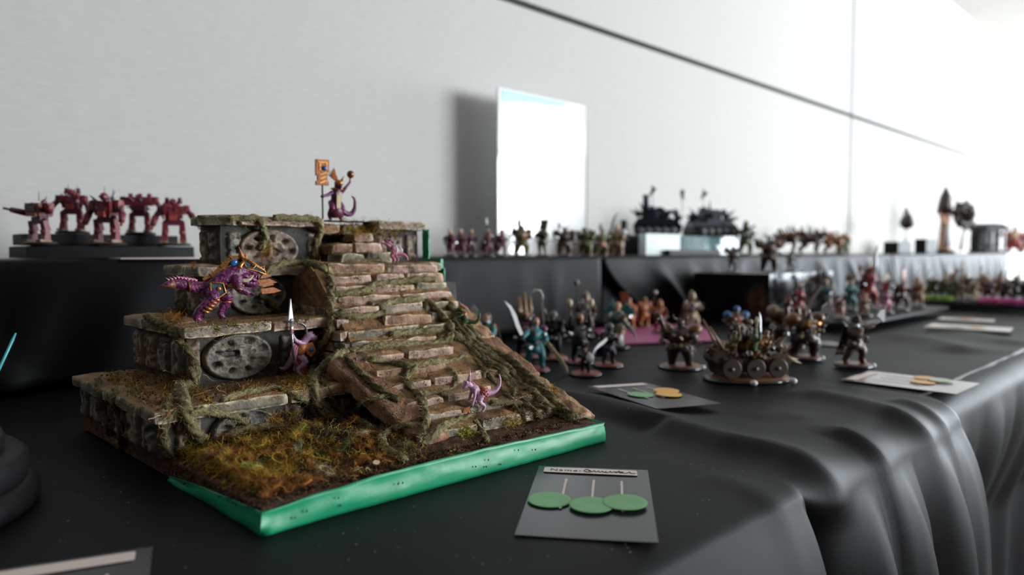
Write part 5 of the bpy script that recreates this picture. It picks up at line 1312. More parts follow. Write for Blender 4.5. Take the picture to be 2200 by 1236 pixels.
sfig(1212, 50, 'stocky dark brown figurine on a red base before the poster', rz=10, seed=33, cloth='darkbrown', armour='darkbrown', skin='brown', bulk=1.7, base=(17, 3, 'brick'), extras=[('pads', 'brown'), ('horns', 'bone')], weapons=[('axe', (.3, 0, 1), 'grey', 0)])
sfig(1258, 50, 'mossy green figurine on a red base right of the poster', rz=-10, seed=34, cloth='olive', armour='green', skin='olive', bulk=1.5, base=(17, 3, 'brick'), extras=[('pack', 'brown'), ('pads', 'olive')], weapons=[('gun', (1, 0, 0), 'brown', 0)])
sfig(1292, 46, 'green and pink figurine on a red base, second left of the black tower', rz=35, seed=35, cloth='skin', armour='green', skin='olive', bulk=1.3, base=(16, 3, 'brick'), extras=[('helmet', 'green')], weapons=[('club', (0, 0, 1), 'tan', 0)])
sfig(1326, 52, 'pale tan figurine with white shoulder on a red base beside the black tower', rz=-25, seed=36, cloth='tan', armour='tan', skin='skin', bulk=1.4, base=(16, 3, 'brick'), extras=[('pads', 'white'), ('helmet', 'bone')], weapons=[('sword', (0, .4, 1), 'silver', 0)])

# dark vehicle display on black and clear blocks
sdisp(1330, 1392, 1.03, .11, .050, 'display_block', 'black block under the dark armoured vehicles', P['black'], 0, 'block')
M_glass = mat('acrylic_block', (.22, .36, .36), (.10, .18, .19), 30, .08, trans=.55, spec=.6)
M_milk = mat('milky_acrylic_face', (.80, .90, .89), (.74, .86, .86), 10, .12, spec=.8)
sdisp(1388, 1462, .985, .022, .052, 'acrylic_block', 'bright milky acrylic block before the dark vehicles', M_milk, 0, 'block')
sdisp(1440, 1548, .965, .018, .014, 'display_block', 'low black block at the shelf edge before the acrylic block', P['black'], 0, 'block')
sdisp(1464, 1592, 1.01, .12, .050, 'acrylic_block', 'long clear acrylic block carrying the right dark vehicle', M_glass, 0, 'block')
def vehicle(px, n, z, wpx, label, kind, m, rz=0):
    p = S_at(px, n, z); d = depth(p) / FPX * 1000; W = wpx * d
    L = empty('armoured_vehicle', p, RZ_RIGHT + R(rz), label, 'model'); s = W / 60.0
    if kind == 'tower':
        part(MB().box((0, 0, 10 * s), (34 * s, 30 * s, 20 * s), None, .8), 'hull', m, L, False); part(MB().tube([(0, 0, 19 * s), (0, 0, 50 * s), (0, 0, 56 * s), (0, 0, 60 * s)], [13 * s, 12 * s, 14 * s, 9 * s], 10), 'turret', m, L, False)
        part(MB().tube([(8 * s, 0, 40 * s), (26 * s, 0, 44 * s)], 2 * s, 8), 'gun_barrel', 'grey', L)
        return L
    part(MB().prism([(-30 * s, 3 * s), (30 * s, 3 * s), (34 * s, 12 * s), (24 * s, 22 * s), (-26 * s, 24 * s), (-33 * s, 13 * s)], 30 * s), 'hull', m, L, False)
    for y in (-1, 1):
        tr = part(MB().prism([(-32 * s, 5 * s), (-28 * s, 0), (28 * s, 0), (33 * s, 6 * s), (28 * s, 14 * s), (-28 * s, 14 * s)], 8 * s, None, (0, 19 * y * s, 0)), 'track', 'black', L, False)
        for k_ in range(5): part(MB().lathe([(5 * s, -1 * s), (5 * s, 1 * s)], 12, ((-22 + 11 * k_) * s, 23.5 * y * s, 6 * s), rot=(R(90), 0, 0)), 'road_wheel', 'grey', tr)
    t = part(MB().box((-2 * s, 0, 30 * s), (28 * s, 24 * s, 14 * s), None, .8), 'turret', m, L, False)
    trinkets(L, (0, 0, 24 * s), (30 * s, 17 * s, 13 * s), 22, ('navy', 'black'), 3.2 * s, int(px)); part(MB().tube([(10 * s, 0, 31 * s), (24 * s, 0, 33 * s)], [3.4 * s, 2.6 * s], 9), 'gun_barrel', 'grey', t); part(MB().tube([(-8 * s, 6 * s, 36 * s), (-8 * s, 6 * s, 41 * s)], 4 * s, 9), 'hatch', 'navy', t)
    if kind == 'funnel': part(MB().tube([(-16 * s, -4 * s, 24 * s), (-16 * s, -4 * s, 52 * s), (-16 * s, -4 * s, 56 * s)], [5 * s, 4 * s, 5.5 * s], 10), 'funnel', 'navy', L)
    return L
vehicle(1340, 1.06, .051, 30, 'narrow dark turret tower at the left of the vehicle display', 'tower', 'black', 10)
vehicle(1412, 1.06, .051, 92, 'dark blue armoured vehicle with a funnel on the black block', 'funnel', 'navy', -14)
vehicle(1525, 1.055, .0515, 92, 'dark armoured vehicle on the clear acrylic block', 'plain', 'navy', 12)
def flyer(px, ytop, ybase, n, label, m, rz):
    q = atn(px, ytop, n); zb = atn(px, ybase, n).z; p = Vector((q.x, n, zb)); s = depth(p) / FPX * 1000 * 36 / 40
    L = empty('flying_miniature', p, RC + R(rz), label, 'figurine', 'flying figures over the dark vehicles'); hh = (q.z - zb) * 1000
    part(MB().lathe([(9 * s, 0), (8 * s, 2 * s), (.3, 2.4 * s)], 16), 'base', 'black', L); part(MB().tube([(0, 0, 1), (0, 0, hh - 8 * s)], .9, 6), 'flight_stem', 'grey', L)
    b = MB(); b.tube([(-6 * s, 0, hh - 10 * s), (0, 0, hh - 7 * s), (6 * s, 0, hh - 4 * s)], [2 * s, 4.4 * s, 2.4 * s], 9); b.ball((8 * s, 0, hh - 2.5 * s), 2.8 * s, 8, 6)
    leg(b, [(-2 * s, 2 * s, hh - 9 * s), (-5 * s, 3 * s, hh - 14 * s), (-9 * s, 3 * s, hh - 16 * s)], [2 * s, 1.6 * s, 1 * s]); leg(b, [(-2 * s, -2 * s, hh - 9 * s), (-3 * s, -3 * s, hh - 14 * s), (-6 * s, -3 * s, hh - 18 * s)], [2 * s, 1.6 * s, 1 * s])
    body(b, m, L, 1.2 * s, it=1)
    b = MB()
    for y in (-1, 1): b.prism([(0, 0), (-5 * s, 9 * s), (-1 * s, 13 * s), (4 * s, 5 * s)], 1.2 * s, Matrix.Rotation(R(58 * y), 3, 'Z'), (0, 2.5 * y * s, hh - 6 * s))
    part(b, 'wings', m, L, False)
    return L
flyer(1402, 405, 452, 1.055, 'small dark winged figurine on a stem above the funnel vehicle', 'black', 40)
flyer(1466, 413, 492, 1.035, 'small dark winged figurine on a stem between the two vehicles', 'navy', -30)
flyer(1512, 413, 455, 1.05, 'small dark winged figurine on a stem above the right vehicle', 'black', 60)
sfig(1600, 58, 'dark green figurine standing on the shelf at the end of the acrylic block', n=.965, rz=20, seed=40, cloth='green', armour='grey', skin='olive', bulk=1.2, base=(14, 3, 'black'), extras=[('hood', 'olive')], weapons=[('gun', (1, .2, .4), 'black', 0)])

# beasts further along the shelf
def beast(px, hpx, label, m, m2, n=1.02, rz=0, seed=0, rider=None):
    p = S_at(px, n); s = mm(hpx, p) / 29
    L = empty('beast_miniature', p, RC + R(rz), label, 'figurine', 'beasts on the shelf'); z = mini_base(L, 22 * s, 3, 'brown', 1.3)
    V = lambda x, y, q: Vector((x * s, y * s, z + q * s)); b = MB()
    b.tube(spline([V(-13, 0, 16), V(-7, 0, 18), V(2, 0, 19), V(10, 0, 20), V(15, 0, 23)], 3), [x * s for x in (3, 5, 6, 6.6, 6.6, 6.4, 6.6, 7, 7.2, 7, 6, 4.6, 4)], 12)
    b.tube([V(14, 0, 23), V(19, 0, 25), V(24, 0, 22), V(27, 0, 20.5)], [4 * s, 4.4 * s, 3 * s, 1.6 * s], 10); b.tube(spline([V(-12, 0, 17), V(-18, 0, 15), V(-24, 2, 18)], 3), [2.4 * s, 2 * s, 1.8 * s, 1.5 * s, 1.2 * s, .9 * s, .4 * s], 8)
    for x, y in ((9, 5), (9, -5)): leg(b, [V(x, y, 18), V(x + 1, y, 10), V(x - 1, y, 5), V(x + 1.5, y, 1)], [3.6 * s, 2.6 * s, 1.9 * s, 1.7 * s])
    for x, y in ((-8, 5), (-8, -5)): leg(b, [V(x, y, 17), V(x + 4, y, 11), V(x - 3.5, y, 6), V(x - 2, y, 1)], [4.4 * s, 3.0 * s, 1.8 * s, 1.7 * s])
    body(b, m, L, 1.1 * s, it=1)
    b = MB()
    for k_ in range(6): b.cone(V(-8 + 4 * k_, 0, 23.5 + .5 * k_), V(-11 + 4 * k_, 0, 29 + .6 * k_), 1.6 * s)
    part(b, 'back_spines', m2, L); b = MB(); trinkets(L, V(0, 0, 24), (14 * s, 7 * s, 9 * s), 16, (m2, 'tan'), 1.6 * s, int(px))
    for y in (-1, 1): b.tube([V(18, 2.6 * y, 28), V(17, 6 * y, 31), V(21, 7 * y, 34)], [1.4 * s, 1.1 * s, .2], 7)
    part(b, 'horns', 'bone', L)
    return L
beast(1688, 50, 'brown horned beast figurine on the shelf, nearest the clear block', 'brown', 'rust', 1.00, 70)
beast(1738, 48, 'shaggy dark brown beast figurine on the shelf between two others', 'darkbrown', 'brown', 1.13, 55)
beast(1788, 40, 'orange brown beast figurine on the shelf, rightmost of the beasts', 'rust', 'orange', .985, 80)
sfig(1812, 30, 'small dark green figurine on the shelf below the vertical wall joint', n=1.02, rz=10, seed=44, cloth='green', armour='olive', skin='green', bulk=1.6, base=(16, 3, 'black'), extras=[('pads', 'olive')], weapons=[('club', (.3, 0, 1), 'brown', 0)])
def sblk(px0, px1, h_px, label, n=1.03, dep=.06, m='black'):
    p = S_at((px0 + px1) / 2, n); return sdisp(px0, px1, n, dep, mm(h_px, p) / 1000, 'display_block', label, P[m], 0, 'block')
sblk(1930, 1958, 26, 'small dark cube under the perched bird figurine')
p = S_at(1945, 1.06); h_ = mm(26, p) / 1000; p.z += h_ + .001; s_ = mm(70, p) / 62
L = empty('bird_figurine', p, RC, 'dark bird figurine with raised wings perched on a stem above a dark cube', 'figurine')
part(MB().tube([(0, 0, 0), (0, 0, 26 * s_)], 1.4 * s_, 6).tube([(0, 0, 0), (0, 0, 1.5 * s_)], 7 * s_, 12), 'stem', 'grey', L)
b = MB(); b.tube(spline([(-14 * s_, 0, 28 * s_), (-4 * s_, 0, 32 * s_), (6 * s_, 0, 38 * s_), (10 * s_, 0, 46 * s_), (15 * s_, 0, 48 * s_)], 3), [x * 1.35 * s_ for x in (1, 3, 5.5, 8, 9.5, 10, 9.5, 8, 6, 4.6, 4, 3, 1)], 10); body(b, 'darkbrown', L, 2 * s_, it=1)
b = MB()
for y in (-1, 1):
    for q in range(4): b.prism([(0, 0), (-8 * s_, 16 * s_ - 3 * q * s_), (-4 * s_, 30 * s_ - 6 * q * s_), (4 * s_, 10 * s_)], 1.4 * s_, Matrix.Rotation(R((60 + 12 * q) * y), 3, 'Z'), (0, 5 * y * s_, 36 * s_))
part(b, 'wings', 'darkbrown', L, False)
# tall hooded statue with a spiked wheel
p = S_at(2028, 1.05); s_ = mm(146, p) / 100
L = empty('hooded_statue', p, RC + R(5), 'tall pale statue with a pointed dark hood on the far shelf', 'statue')
part(MB().lathe([(14 * s_, 0), (14 * s_, 3 * s_), (11 * s_, 5 * s_)], 20), 'base', 'black', L)
b = MB(); b.tube([(0, 0, 4 * s_), (0, 0, 20 * s_), (0, 0, 45 * s_), (1 * s_, 0, 62 * s_), (2 * s_, 0, 70 * s_)], [10 * s_, 7.5 * s_, 6.5 * s_, 8 * s_, 4 * s_], 14); b.ball((2 * s_, 0, 75 * s_), 5 * s_, 10, 8)
leg(b, [(0, -7 * s_, 64 * s_), (4 * s_, -10 * s_, 52 * s_), (9 * s_, -7 * s_, 46 * s_)], [3 * s_, 2.4 * s_, 1.8 * s_]); leg(b, [(0, 7 * s_, 64 * s_), (5 * s_, 12 * s_, 56 * s_), (8 * s_, 17 * s_, 58 * s_)], [3 * s_, 2.4 * s_, 1.8 * s_]); body(b, 'skin', L, 2.2 * s_, it=1)
part(MB().tube([(-2 * s_, 0, 58 * s_), (-1 * s_, 0, 72 * s_), (0, 0, 84 * s_), (0, 0, 100 * s_)], [11 * s_, 9.5 * s_, 7.5 * s_, .3 * s_], 14), 'pointed_hood', 'darkbrown', L)
wh = part(MB().tube([(8 * s_, 24 * s_ + 11 * s_ * math.cos(a * .524), 56 * s_ + 14 * s_ * math.sin(a * .524)) for a in range(13)], 6.0 * s_, 7), 'spiked_ring', 'darkbrown', L)
b = MB()
for k_ in range(9): a = k_ * .7; b.cone((8 * s_, 24 * s_ + 12 * s_ * math.cos(a), 56 * s_ + 15 * s_ * math.sin(a)), (8 * s_, 24 * s_ + 21 * s_ * math.cos(a), 56 * s_ + 26 * s_ * math.sin(a)), 2.4 * s_)
part(b, 'ring_spikes', 'darkbrown', wh); trinkets(L, (8 * s_, 24 * s_, 56 * s_), (5 * s_, 13 * s_, 17 * s_), 26, ('darkbrown', 'black'), 3.4 * s_, 5); part(MB().tube([(8 * s_, 20 * s_, 4 * s_), (8 * s_, 24 * s_, 42 * s_)], [2.2 * s_, 1.6 * s_], 7), 'ring_pole', 'brown', L)
part(MB().tube([(8 * s_, 0, 8 * s_), (8 * s_, 0, 44 * s_)], [4 * s_, 3 * s_], 8), 'white_sash', 'white', L)
sblk(1990, 2012, 32, 'narrow black block left of the hooded statue', 1.02, .05)
# dark arched shrine
p = S_at(2122, 1.05); s_ = mm(64, p) / 64
L = empty('model_shrine', p, RZ_RIGHT + R(20), 'dark model shrine with a curved roof and white pillars on the shelf', 'model')
part(MB().box((0, 0, 3 * s_), (66 * s_, 40 * s_, 6 * s_)), 'floor_slab', 'black', L, False)
for x in (-26, -9, 9, 26): part(MB().tube([(x * s_, -16 * s_, 6 * s_), (x * s_, -16 * s_, 50 * s_)], 2.6 * s_, 9), 'pillar', 'white' if x in (-9, 26) else 'grey', L)
part(MB().box((0, 8 * s_, 28 * s_), (60 * s_, 20 * s_, 44 * s_)), 'hall', 'black', L, False)
part(MB().prism([(-36 * s_, 49 * s_), (36 * s_, 49 * s_), (30 * s_, 57 * s_), (14 * s_, 63 * s_), (-14 * s_, 64 * s_), (-30 * s_, 58 * s_)], 44 * s_), 'roof', 'black', L, False); trinkets(L, (0, 0, 34 * s_), (36 * s_, 20 * s_, 20 * s_), 14, ('black', 'grey'), 3 * s_, 8)
for i, (px, hp, lab) in enumerate(((2178, 50, 'red and bone figurine on the shelf right of the shrine'), (2205, 46, 'dark figurine at the right end of the shelf'))):
    sfig(px, hp, lab, n=.97, rz=-20 + 20 * i, seed=60 + i, cloth=('red', 'darkbrown')[i], armour=('bone', 'grey')[i], skin='skin', bulk=1.3, base=(15, 3, 'black'), extras=[('cloak', ('red', 'black')[i])], weapons=[('spear', (.1, .1, 1), 'silver', 0)])

# ------------------------------------------------------------------ figures on the table right of the temple
def tfig(px, py, hpx, label, rz=0, group='figures on the near cloth', **k):
    p = T_at(px, py); return figure(p, mm(hpx, p) * 1.06, RC + R(rz), label, group=group, **k)
BR = (21, 3.2, 'brick')
tfig(1050, 790, 100, 'brown and turquoise figurine peeping over the right vine edge of the temple', rz=-40, seed=70, cloth='turq', armour='tan', skin='skin', bulk=1.2, base=BR, extras=[('cloak', 'brown'), ('hair', 'brown')], weapons=[('axe', (.2, -.3, 1), 'silver', 0)])
tfig(1148, 803, 104, 'warrior figurine in turquoise swinging a long white jagged sword', rz=20, seed=71, cloth='turq', armour='turq', skin='skin', bulk=1.25, base=BR, extras=[('pads', 'purple'), ('hair', 'black')], arms=[(-1, (4.5, -6, 21), (6.5, -8.5, 19)), (1, (3, 5.5, 17), (6.5, 4, 17))], weapons=[('sword', (.1, -.55, 1), 'white', 0), ('sword', (.3, .3, -.6), 'bone', 1)])
tfig(1128, 775, 92, 'dark warrior figurine with a tall ribbed tan sail on its back', rz=10, seed=72, cloth='black', armour='wine', skin='skin', bulk=1.3, base=BR, extras=[('sail', 'tan'), ('horns', 'bone'), ('pads', 'black')], weapons=[('axe', (.4, .6, .8), 'tan', 1)])
tfig(1190, 778, 92, 'black armoured figurine holding up a hooked white sickle', rz=-15, seed=73, cloth='black', armour='black', skin='grey', bulk=1.2, base=BR, extras=[('helmet', 'grey'), ('pads', 'black')], weapons=[('sickle', (.05, -.08, 1), 'white', 0)])
tfig(1244, 786, 96, 'black figurine raising two pale orbs between the white swords', rz=15, seed=74, cloth='black', armour='grey', skin='skin', bulk=1.2, base=BR, extras=[('pads', 'black'), ('hair', 'brown')], arms=[(-1, (2, -6, 23), (3, -6, 28)), (1, (2, 6, 23), (3, 5, 28))], weapons=[('torch', (0, -.1, 1), 'bone', 0), ('torch', (0, .15, 1), 'bone', 1)])
tfig(1258, 812, 54, 'crouching dark figurine with a white shield on a brick red base', rz=-20, seed=75, cloth='black', armour='navy', skin='rust', bulk=1.4, base=(21, 3.2, 'brick'), crouch=.4, extras=[('shield', 'white'), ('hair', 'rust')])
tfig(1306, 793, 82, 'striding black figurine with a white sword and shield on a brick red base', rz=35, seed=76, cloth='navy', armour='black', skin='grey', bulk=1.2, base=(21, 3.2, 'brick'), extras=[('shield', 'white'), ('helmet', 'grey'), ('cloak', 'black')], weapons=[('sword', (.3, -.9, -.4), 'white', 0)])
tfig(1258, 728, 86, 'grey brown hooded figurine behind the white sword fighters', rz=0, seed=77, cloth='brown', armour='grey', skin='grey', bulk=1.2, base=(18, 3, 'grey'), extras=[('hood', 'tan'), ('cloak', 'darkbrown')], weapons=[('staff', (0, -.1, 1), 'grey', 0)])
tfig(1328, 752, 88, 'orange and teal figurine with spread wings before the pink mat', rz=-25, seed=78, cloth='tan', armour='turq', skin='skin', bulk=1.1, base=(19, 3, 'black'), extras=[('wings', 'turq'), ('hair', 'orange')], weapons=[('sword', (.6, .5, -.4), 'silver', 1)])
# pink mat and the orange figures on it
mp_ = [at(1272, 712), at(1312, 745), at(1548, 738), at(1500, 700)]
cx_ = sum((q for q in mp_), Vector()) / 4
n_ = 4; vs_ = [(q.x - cx_.x, q.y - cx_.y, .0) for q in mp_] + [(q.x - cx_.x, q.y - cx_.y, .002) for q in mp_]
tag(MB().add(vs_, [(3, 2, 1, 0), (4, 5, 6, 7), (0, 1, 5, 4), (1, 2, 6, 5), (2, 3, 7, 6), (3, 0, 4, 7)]).build('display_mat', mat('pink_mat', (.50, .10, .26), (.42, .08, .22), 40, .5), None, False, (cx_.x, cx_.y, TZ + .0035)), 'pink mat under the orange robed figurines', 'mat')
def mfig(px, py, hpx, label, **k):
    p = at(px, py); p.z = TZ + .0058; rz = k.pop('rz', 0)
    return figure(p, mm(hpx, p), RC + R(rz), label, group='figures on the pink mat', base=(15, 3, k.pop('bt', 'tan')), **k)
mfig(1352, 712, 62, 'orange robed figurine with a red cape at the left of the pink mat', rz=-20, seed=80, cloth='orange', armour='brick', skin='skin', bulk=1.4, extras=[('cloak', 'red'), ('hair', 'orange')], weapons=[('banner', (0, -.2, 1), 'orange', 0)])
mfig(1383, 708, 60, 'pink skinned figurine in orange on the pink mat', rz=25, seed=81, cloth='orange', armour='skin', skin='skin', bulk=1.4, extras=[('pads', 'orange')], weapons=[('staff', (.1, .2, 1), 'silver', 1)])
mfig(1417, 722, 66, 'orange hooded figurine with a bright red skirt on the pink mat', rz=0, seed=82, cloth='red', armour='orange', skin='skin', bulk=1.2, extras=[('hood', 'orange')])
mfig(1484, 722, 84, 'tall grey hooded figurine on an orange base at the right of the mat', rz=15, seed=83, cloth='tan', armour='grey', skin='bone', bulk=1.3, bt='rust', extras=[('hood', 'tan'), ('cloak', 'grey')])
# brown horde
HORDE = dict(cloth='darkbrown', armour='brown', bulk=2.1, vox=.8, marker=True, rough_kit=('brown', 'tan', 'silver'))  # marker: white bead for the glint at the base rim
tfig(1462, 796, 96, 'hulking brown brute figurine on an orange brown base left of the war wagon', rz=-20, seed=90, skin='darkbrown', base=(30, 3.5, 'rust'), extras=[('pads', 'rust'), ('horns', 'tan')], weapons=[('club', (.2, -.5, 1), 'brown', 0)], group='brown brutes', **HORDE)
tfig(1580, 742, 70, 'figurine with a round blue helmet behind the war wagon', rz=5, seed=91, cloth='brown', armour='brick', skin='skin', bulk=1.8, marker=True, base=(20, 3, 'brown'), extras=[('helmet', 'blue'), ('pads', 'blue')], group='brown brutes')  # marker: white bead for the glint at the base rim
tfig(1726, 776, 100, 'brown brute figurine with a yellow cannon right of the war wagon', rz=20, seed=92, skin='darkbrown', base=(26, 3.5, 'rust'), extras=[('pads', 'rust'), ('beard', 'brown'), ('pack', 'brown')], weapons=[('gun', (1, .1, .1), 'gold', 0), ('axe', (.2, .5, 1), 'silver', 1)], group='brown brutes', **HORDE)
tfig(1690, 752, 92, 'brown brute figurine with a red crest raising a pale blade', rz=-10, seed=93, skin='brown', base=(24, 3.5, 'brown'), extras=[('helmet', 'brown', 'red'), ('pads', 'tan')], weapons=[('sword', (.1, .6, 1), 'silver', 1)], group='brown brutes', **HORDE)
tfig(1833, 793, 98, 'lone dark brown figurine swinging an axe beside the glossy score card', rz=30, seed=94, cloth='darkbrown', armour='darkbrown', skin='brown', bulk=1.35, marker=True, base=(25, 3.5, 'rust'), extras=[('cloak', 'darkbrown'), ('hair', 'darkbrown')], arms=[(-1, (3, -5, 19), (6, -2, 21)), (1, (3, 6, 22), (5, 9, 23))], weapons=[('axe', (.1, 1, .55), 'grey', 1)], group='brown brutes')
# war wagon on a large oval base
p = T_at(1606, 822, .05); s_ = mm(195, p) / 110
W = empty('war_wagon_miniature', p, RZ_RIGHT + R(8), 'large brown war wagon model crowded with raised weapons on an oval base', 'model'); W.scale = (s_,) * 3
z0 = mini_base(W, 38, 4, 'rust', 1.45)
hu = part(MB().prism([(-40, 14), (34, 12), (48, 24), (40, 34), (10, 36), (-20, 34), (-46, 40), (-50, 28)], 34, None, (0, 0, -2)), 'hull', 'darkbrown', W, False)
b = MB()
for k_ in range(9): b.box((-36 + 9 * k_, -17.8, 22 + (k_ % 3)), (7.5, 1.6, 15), (0, R(4 - k_ % 4 * 3), 0))
part(b, 'side_planks', 'brown', hu, False)
for x in (-30, 0, 28):
    for y in (-1, 1):
        w_ = part(MB().lathe([(11, -2.2), (12, -1.5), (12, 1.5), (11, 2.2)], 20, (x, 20 * y, 12 + 4), rot=(R(90), 0, 0)), 'wheel', 'darkbrown', W, False); part(MB().lathe([(3.5, -3.4), (2.5, 3.4)], 10, (x, 20 * y, 16), rot=(R(90), 0, 0)), 'wheel_hub', 'brown', w_)
b = MB()
for k_ in range(5): b.cone((44, -12 + 6 * k_, 26), (62, -14 + 7 * k_, 20 + 4 * (k_ % 2)), 3)
part(b, 'ram_spikes', 'bone', hu)
trinkets(W, (0, 0, 34), (48, 20, 14), 40, ('darkbrown', 'brown', 'tan', 'rust'), 2.6, 77)
for q in ((40, -34, 3), (-12, -40, 3)): part(MB().ball(q, (4.4, 4.4, 3.4), 10, 7), 'glint_bead', 'white', W)  # white beads added for the bright spots along the base
part(MB().tube([(-10, 0, 38), (26, -4, 46)], [5.5, 4.2], 10), 'cannon', 'bronze', W)
part(MB().tube([(-34, 8, 36), (-52, 14, 72)], [2, 1.2], 7).tube([(-34, -10, 36), (-56, -16, 66)], [2, 1.2], 7), 'rear_beams', 'tan', W)
for i, (x, y, h_, m_, wk, wm) in enumerate(((-22, -6, 34, 'olive', 'club', 'tan'), (2, -9, 36, 'green', 'sword', 'silver'), (4, 8, 38, 'brown', 'club', 'bone'), (24, 4, 32, 'rust', 'axe', 'silver'), (-8, 6, 40, 'darkbrown', 'torch', 'bone'))):
    b = MB(); s2 = h_ / 30; O_ = Vector((x, y, 33))
    b.tube(spline([O_, O_ + Vector((0, 0, 8 * s2)), O_ + Vector((1, 0, 15 * s2)), O_ + Vector((1.5, 0, 19 * s2)), O_ + Vector((2, 0, 22 * s2))], 3), [4 * s2, 4 * s2, 4.2 * s2, 4.6 * s2, 4.8 * s2, 4.8 * s2, 4.6 * s2, 4 * s2, 3 * s2, 2.4 * s2, 2.4 * s2, 2.6 * s2, 2 * s2], 10)
    b.ball(O_ + Vector((2, 0, 21.5 * s2)), 2.9 * s2, 10, 7); hh = O_ + Vector((5 * s2, -6 * s2, 20 * s2))
    leg(b, [O_ + Vector((1, -4 * s2, 15 * s2)), O_ + Vector((3 * s2, -7 * s2, 14 * s2)), hh], [2 * s2, 1.7 * s2, 1.2 * s2]); leg(b, [O_ + Vector((1, 4 * s2, 15 * s2)), O_ + Vector((4 * s2, 7 * s2, 11 * s2)), O_ + Vector((7 * s2, 5 * s2, 12 * s2))], [2 * s2, 1.7 * s2, 1.2 * s2]); hand(b, hh, (0, 0, 1), s2)
    cw = body(b, m_, W, 1.4, 'crew_body', 1); weapon(cw, wk, hh, (.15 * (i - 2), -.1, 1), wm, s2 * .9)
# black display box on the table with figures on top
BX, BY, BW, BD, bh = 1.455, .708, .33, .185, .107     # box stands square to the table
M_box = mat('black_acrylic', (.006, .006, .007), None, rough=.10, spec=.5)
tag(MB().sbox((0, 0, bh / 2), (BW, BD, bh), (1, 1, 1), 0, 1, .0012).build('display_box', M_box, None, False, (BX + BW / 2, BY + BD / 2, TZ + .006)), 'large glossy black display box standing on the cloth before the shelf', 'box')
def bfig(k1, k2, hpx, label, **k):
    p = Vector((BX + k1, BY + k2, TZ + bh + .0075)); rz = k.pop('rz', 0)
    return figure(p, mm(hpx, p), RC + R(rz), label, group='figures on the black display box', **k)
bfig(.03, .105, 52, 'slender dark figurine on the left of the black display box', rz=10, seed=100, cloth='darkbrown', armour='darkbrown', skin='brown', bulk=1.1, base=(15, 3, 'grey'), extras=[('wings', 'darkbrown')])
bfig(.075, .04, 76, 'large dark brown figurine with raised arms on the black display box', rz=-10, seed=101, cloth='darkbrown', armour='brown', skin='darkbrown', bulk=1.7, base=(20, 3, 'grey'), extras=[('pads', 'tan'), ('horns', 'tan')], arms=[(-1, (1, -7, 21), (2, -8, 26)), (1, (1, 7, 21), (2, 8.5, 25))])
bfig(.16, .03, 40, 'small grey figurine at the right edge of the black display box', rz=20, seed=102, cloth='grey', armour='darkbrown', skin='grey', bulk=1.3, base=(14, 3, 'grey'), extras=[('hood', 'grey')])
# red and grey warband on a dark tray
TX, TY = 1.43, .525
tag(MB().sbox((0, 0, .004), (.62, .165, .008), (1, 1, 1), 0, 1, .0015).build('display_tray', P['black'], None, False, (TX + .31, TY + .0825, TZ + .015)), 'thin black tray under the red and grey warband', 'tray')
def wfig(x, y, hpx, label, **k):
    hpx *= .92; p = Vector((TX + x * 1.15, TY + y, TZ + .0245)); rz = k.pop('rz', 0)
    return figure(p, mm(hpx, p), RC + R(rz), label, group='red and grey warband on the tray', **k)
WB = [(0.05, 0.050, 52, 'skin', 'brown', 'pink', 'small pinkish figurine at the front left corner of the tray'), (0.14, 0.040, 50, 'tan', 'rust', 'orange', 'orange and tan figurine at the front of the tray'), (0.24, 0.035, 56, 'pink', 'grey', 'white', 'pale pink figurine at the front middle of the tray'),
      (0.04, 0.130, 72, 'red', 'brick', 'red', 'red cloaked figurine on the left side of the tray'), (0.15, 0.125, 76, 'grey', 'turq', 'brick', 'grey teal figurine in the middle of the tray'), (0.26, 0.120, 70, 'turq', 'grey', 'grey', 'slate figurine with a banner in the middle of the tray'),
      (0.34, 0.040, 74, 'darkbrown', 'red', 'brown', 'dark figurine with an orange plume at the front right of the tray'), (0.37, 0.125, 96, 'red', 'pink', 'red', 'tall red spiky figurine at the back of the tray'), (0.46, 0.045, 66, 'tan', 'brick', 'orange', 'tan and red figurine at the right of the tray'), (0.49, 0.125, 60, 'grey', 'turq', 'grey', 'grey figurine at the back right of the tray')]
for i, (k1, k2, hp, c1, c2, c3, lab) in enumerate(WB):
    wfig(k1, k2, hp, lab, rz=-30 + 23 * (i % 4), seed=110 + i, cloth=c1, armour=c2, skin='skin' if i % 3 else 'grey', bulk=1.15, arms=[(-1, (3.2, -4.6, 18), (5.6, -3.6, 20.5)), (1, (2.8, 4.6, 17.4), (5.6, 3.6, 18.6))], base=(16, 3, 'brown' if i % 2 else 'grey'), vox=1.0,
         extras=[('cloak', c3), (('helmet', 'grey', 'orange') if i == 6 else ('horns', 'bone') if i % 2 else ('hair', 'brown'))] + ([('wings', 'wine')] if i == 7 else []), weapons=[(('spear', 'axe', 'banner', 'sword')[i % 4], (.1, .2 * (i % 3 - 1), 1), ('silver', 'tan', 'red', 'silver')[i % 4], 0)])
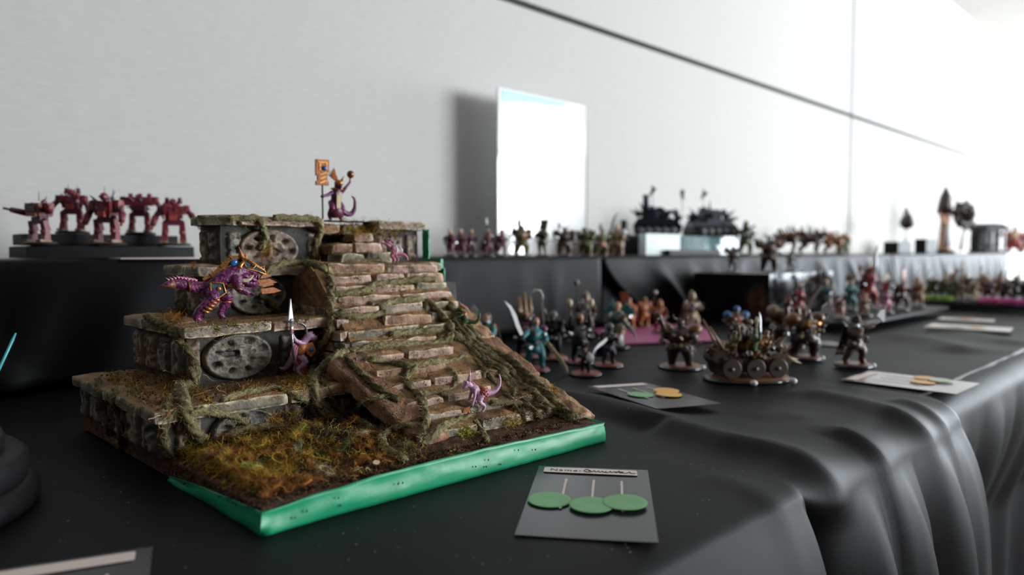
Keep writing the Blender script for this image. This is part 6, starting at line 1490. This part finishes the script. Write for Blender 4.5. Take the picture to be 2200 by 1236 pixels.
# far rows: olive figures on lime bases, dark figures on pink bases
ft = [at(1990, 664), at(2215, 676)]; fd = ft[1] - ft[0]; fa = math.atan2(fd.y, fd.x); fn = Vector((-math.sin(fa), math.cos(fa), 0))
fc = (ft[0] + ft[1]) / 2 + fn * .13
tag(MB().sbox((0, 0, .006), (fd.length * 1.1, .30, .012), (1, 1, 1), 0, 1, .002).build('display_tray', P['black'], None, False, (fc.x, fc.y, TZ + .010), (0, 0, fa)), 'long low black tray at the right under rows of bright based figurines', 'tray')
FR = [(.02, .03, 'lime', 'olive', 'first olive figurine on a lime base on the long tray'), (.15, .03, 'lime', 'green', 'second lime based figurine on the long tray, green cloaked'), (.28, .04, 'grey', 'tan', 'tan figurine on a pale base in the front row of the long tray'), (.42, .05, 'grey', 'bone', 'bone white figurine in the front row of the long tray'),
      (.58, .03, 'hotpink', 'wine', 'wine figurine on the leftmost bright pink base'), (.75, .03, 'hotpink', 'darkbrown', 'dark figurine on the middle bright pink base'), (.92, .03, 'hotpink', 'black', 'black figurine on the rightmost bright pink base'),
      (.05, .16, 'olive', 'olive', 'olive figurine in the back row, leftmost on the long tray'), (.20, .17, 'olive', 'tan', 'sandy figurine in the back row of the long tray'), (.36, .17, 'olive', 'skin', 'pink skinned figurine in the back row of the long tray'), (.52, .18, 'olive', 'rust', 'rust figurine in the back row of the long tray'),
      (.68, .17, 'black', 'darkbrown', 'dark brown figurine in the back row of the long tray'), (.84, .18, 'black', 'violet', 'violet figurine in the back row of the long tray'), (.98, .17, 'black', 'grey', 'grey figurine at the back right of the long tray')]
for i, (k1, k2, bt, c1, lab) in enumerate(FR):
    p = ft[0] + fd * k1 + fn * k2; p.z = TZ + .0232
    figure(p, mm(44 if k2 < .1 else 52, p), RC + R(-30 + 25 * (i % 4)), lab, group='figures on the long tray', seed=140 + i, cloth=c1, armour=('olive', 'grey', 'brown')[i % 3], skin='skin', bulk=1.3, vox=1.1, base=(24, 11, bt, bt) if bt in ('lime', 'hotpink') else (20, 4, bt),
           extras=[('cloak', c1), ('pads', ('olive', 'rust', 'black')[i % 3])], weapons=[(('spear', 'club', 'sword')[i % 3], (.1, .1, 1), 'tan', 0)])
# round stepped plinth at the left edge, with a spear carrier whose turquoise lance reaches into the picture
pc = Vector((.006, .5625, TZ + .0032))
RP = empty('round_plinth', pc, 0, 'round stepped black plinth with a brown top at the left edge', 'plinth')
MB().lathe([(.098, 0), (.100, .004), (.100, .010), (.096, .014), (.092, .016)], 48).build('lower_ring', P['black'], RP, True)
MB().lathe([(.093, .015), (.094, .020), (.094, .029), (.090, .033), (.080, .0335)], 48).build('middle_ring', P['black'], RP, True)
MB().lathe([(.081, .033), (.082, .040), (.080, .044), (.066, .0445)], 48).build('top_ring', P['black'], RP, True)
q = pc + Vector((-.012, .012, .0446))
figure(q, 46, RZ_RIGHT, 'spear carrier figurine with a turquoise lance on the round plinth', seed=170, cloth='navy', armour='grey', skin='grey', bulk=1.3, base=(62, 7, 'rust'), extras=[('helmet', 'grey')], weapons=[])
tipp = None
d_ = ray(34, 716).normalized(); tip = cam.location + d_ * .655; d2 = ray(-40, 875).normalized(); bot = cam.location + d2 * .640
lc = tag(empty('turquoise_lance', bot), 'thin turquoise lance sticking up at the left edge of the picture', 'lance')
MB().tube([(0, 0, 0), (tip - bot) * .9, tip - bot], [.0011, .0011, .0006], 8).build('lance_shaft', mat('turquoise_paint', (.05, .42, .45), None, rough=.35), lc, True)
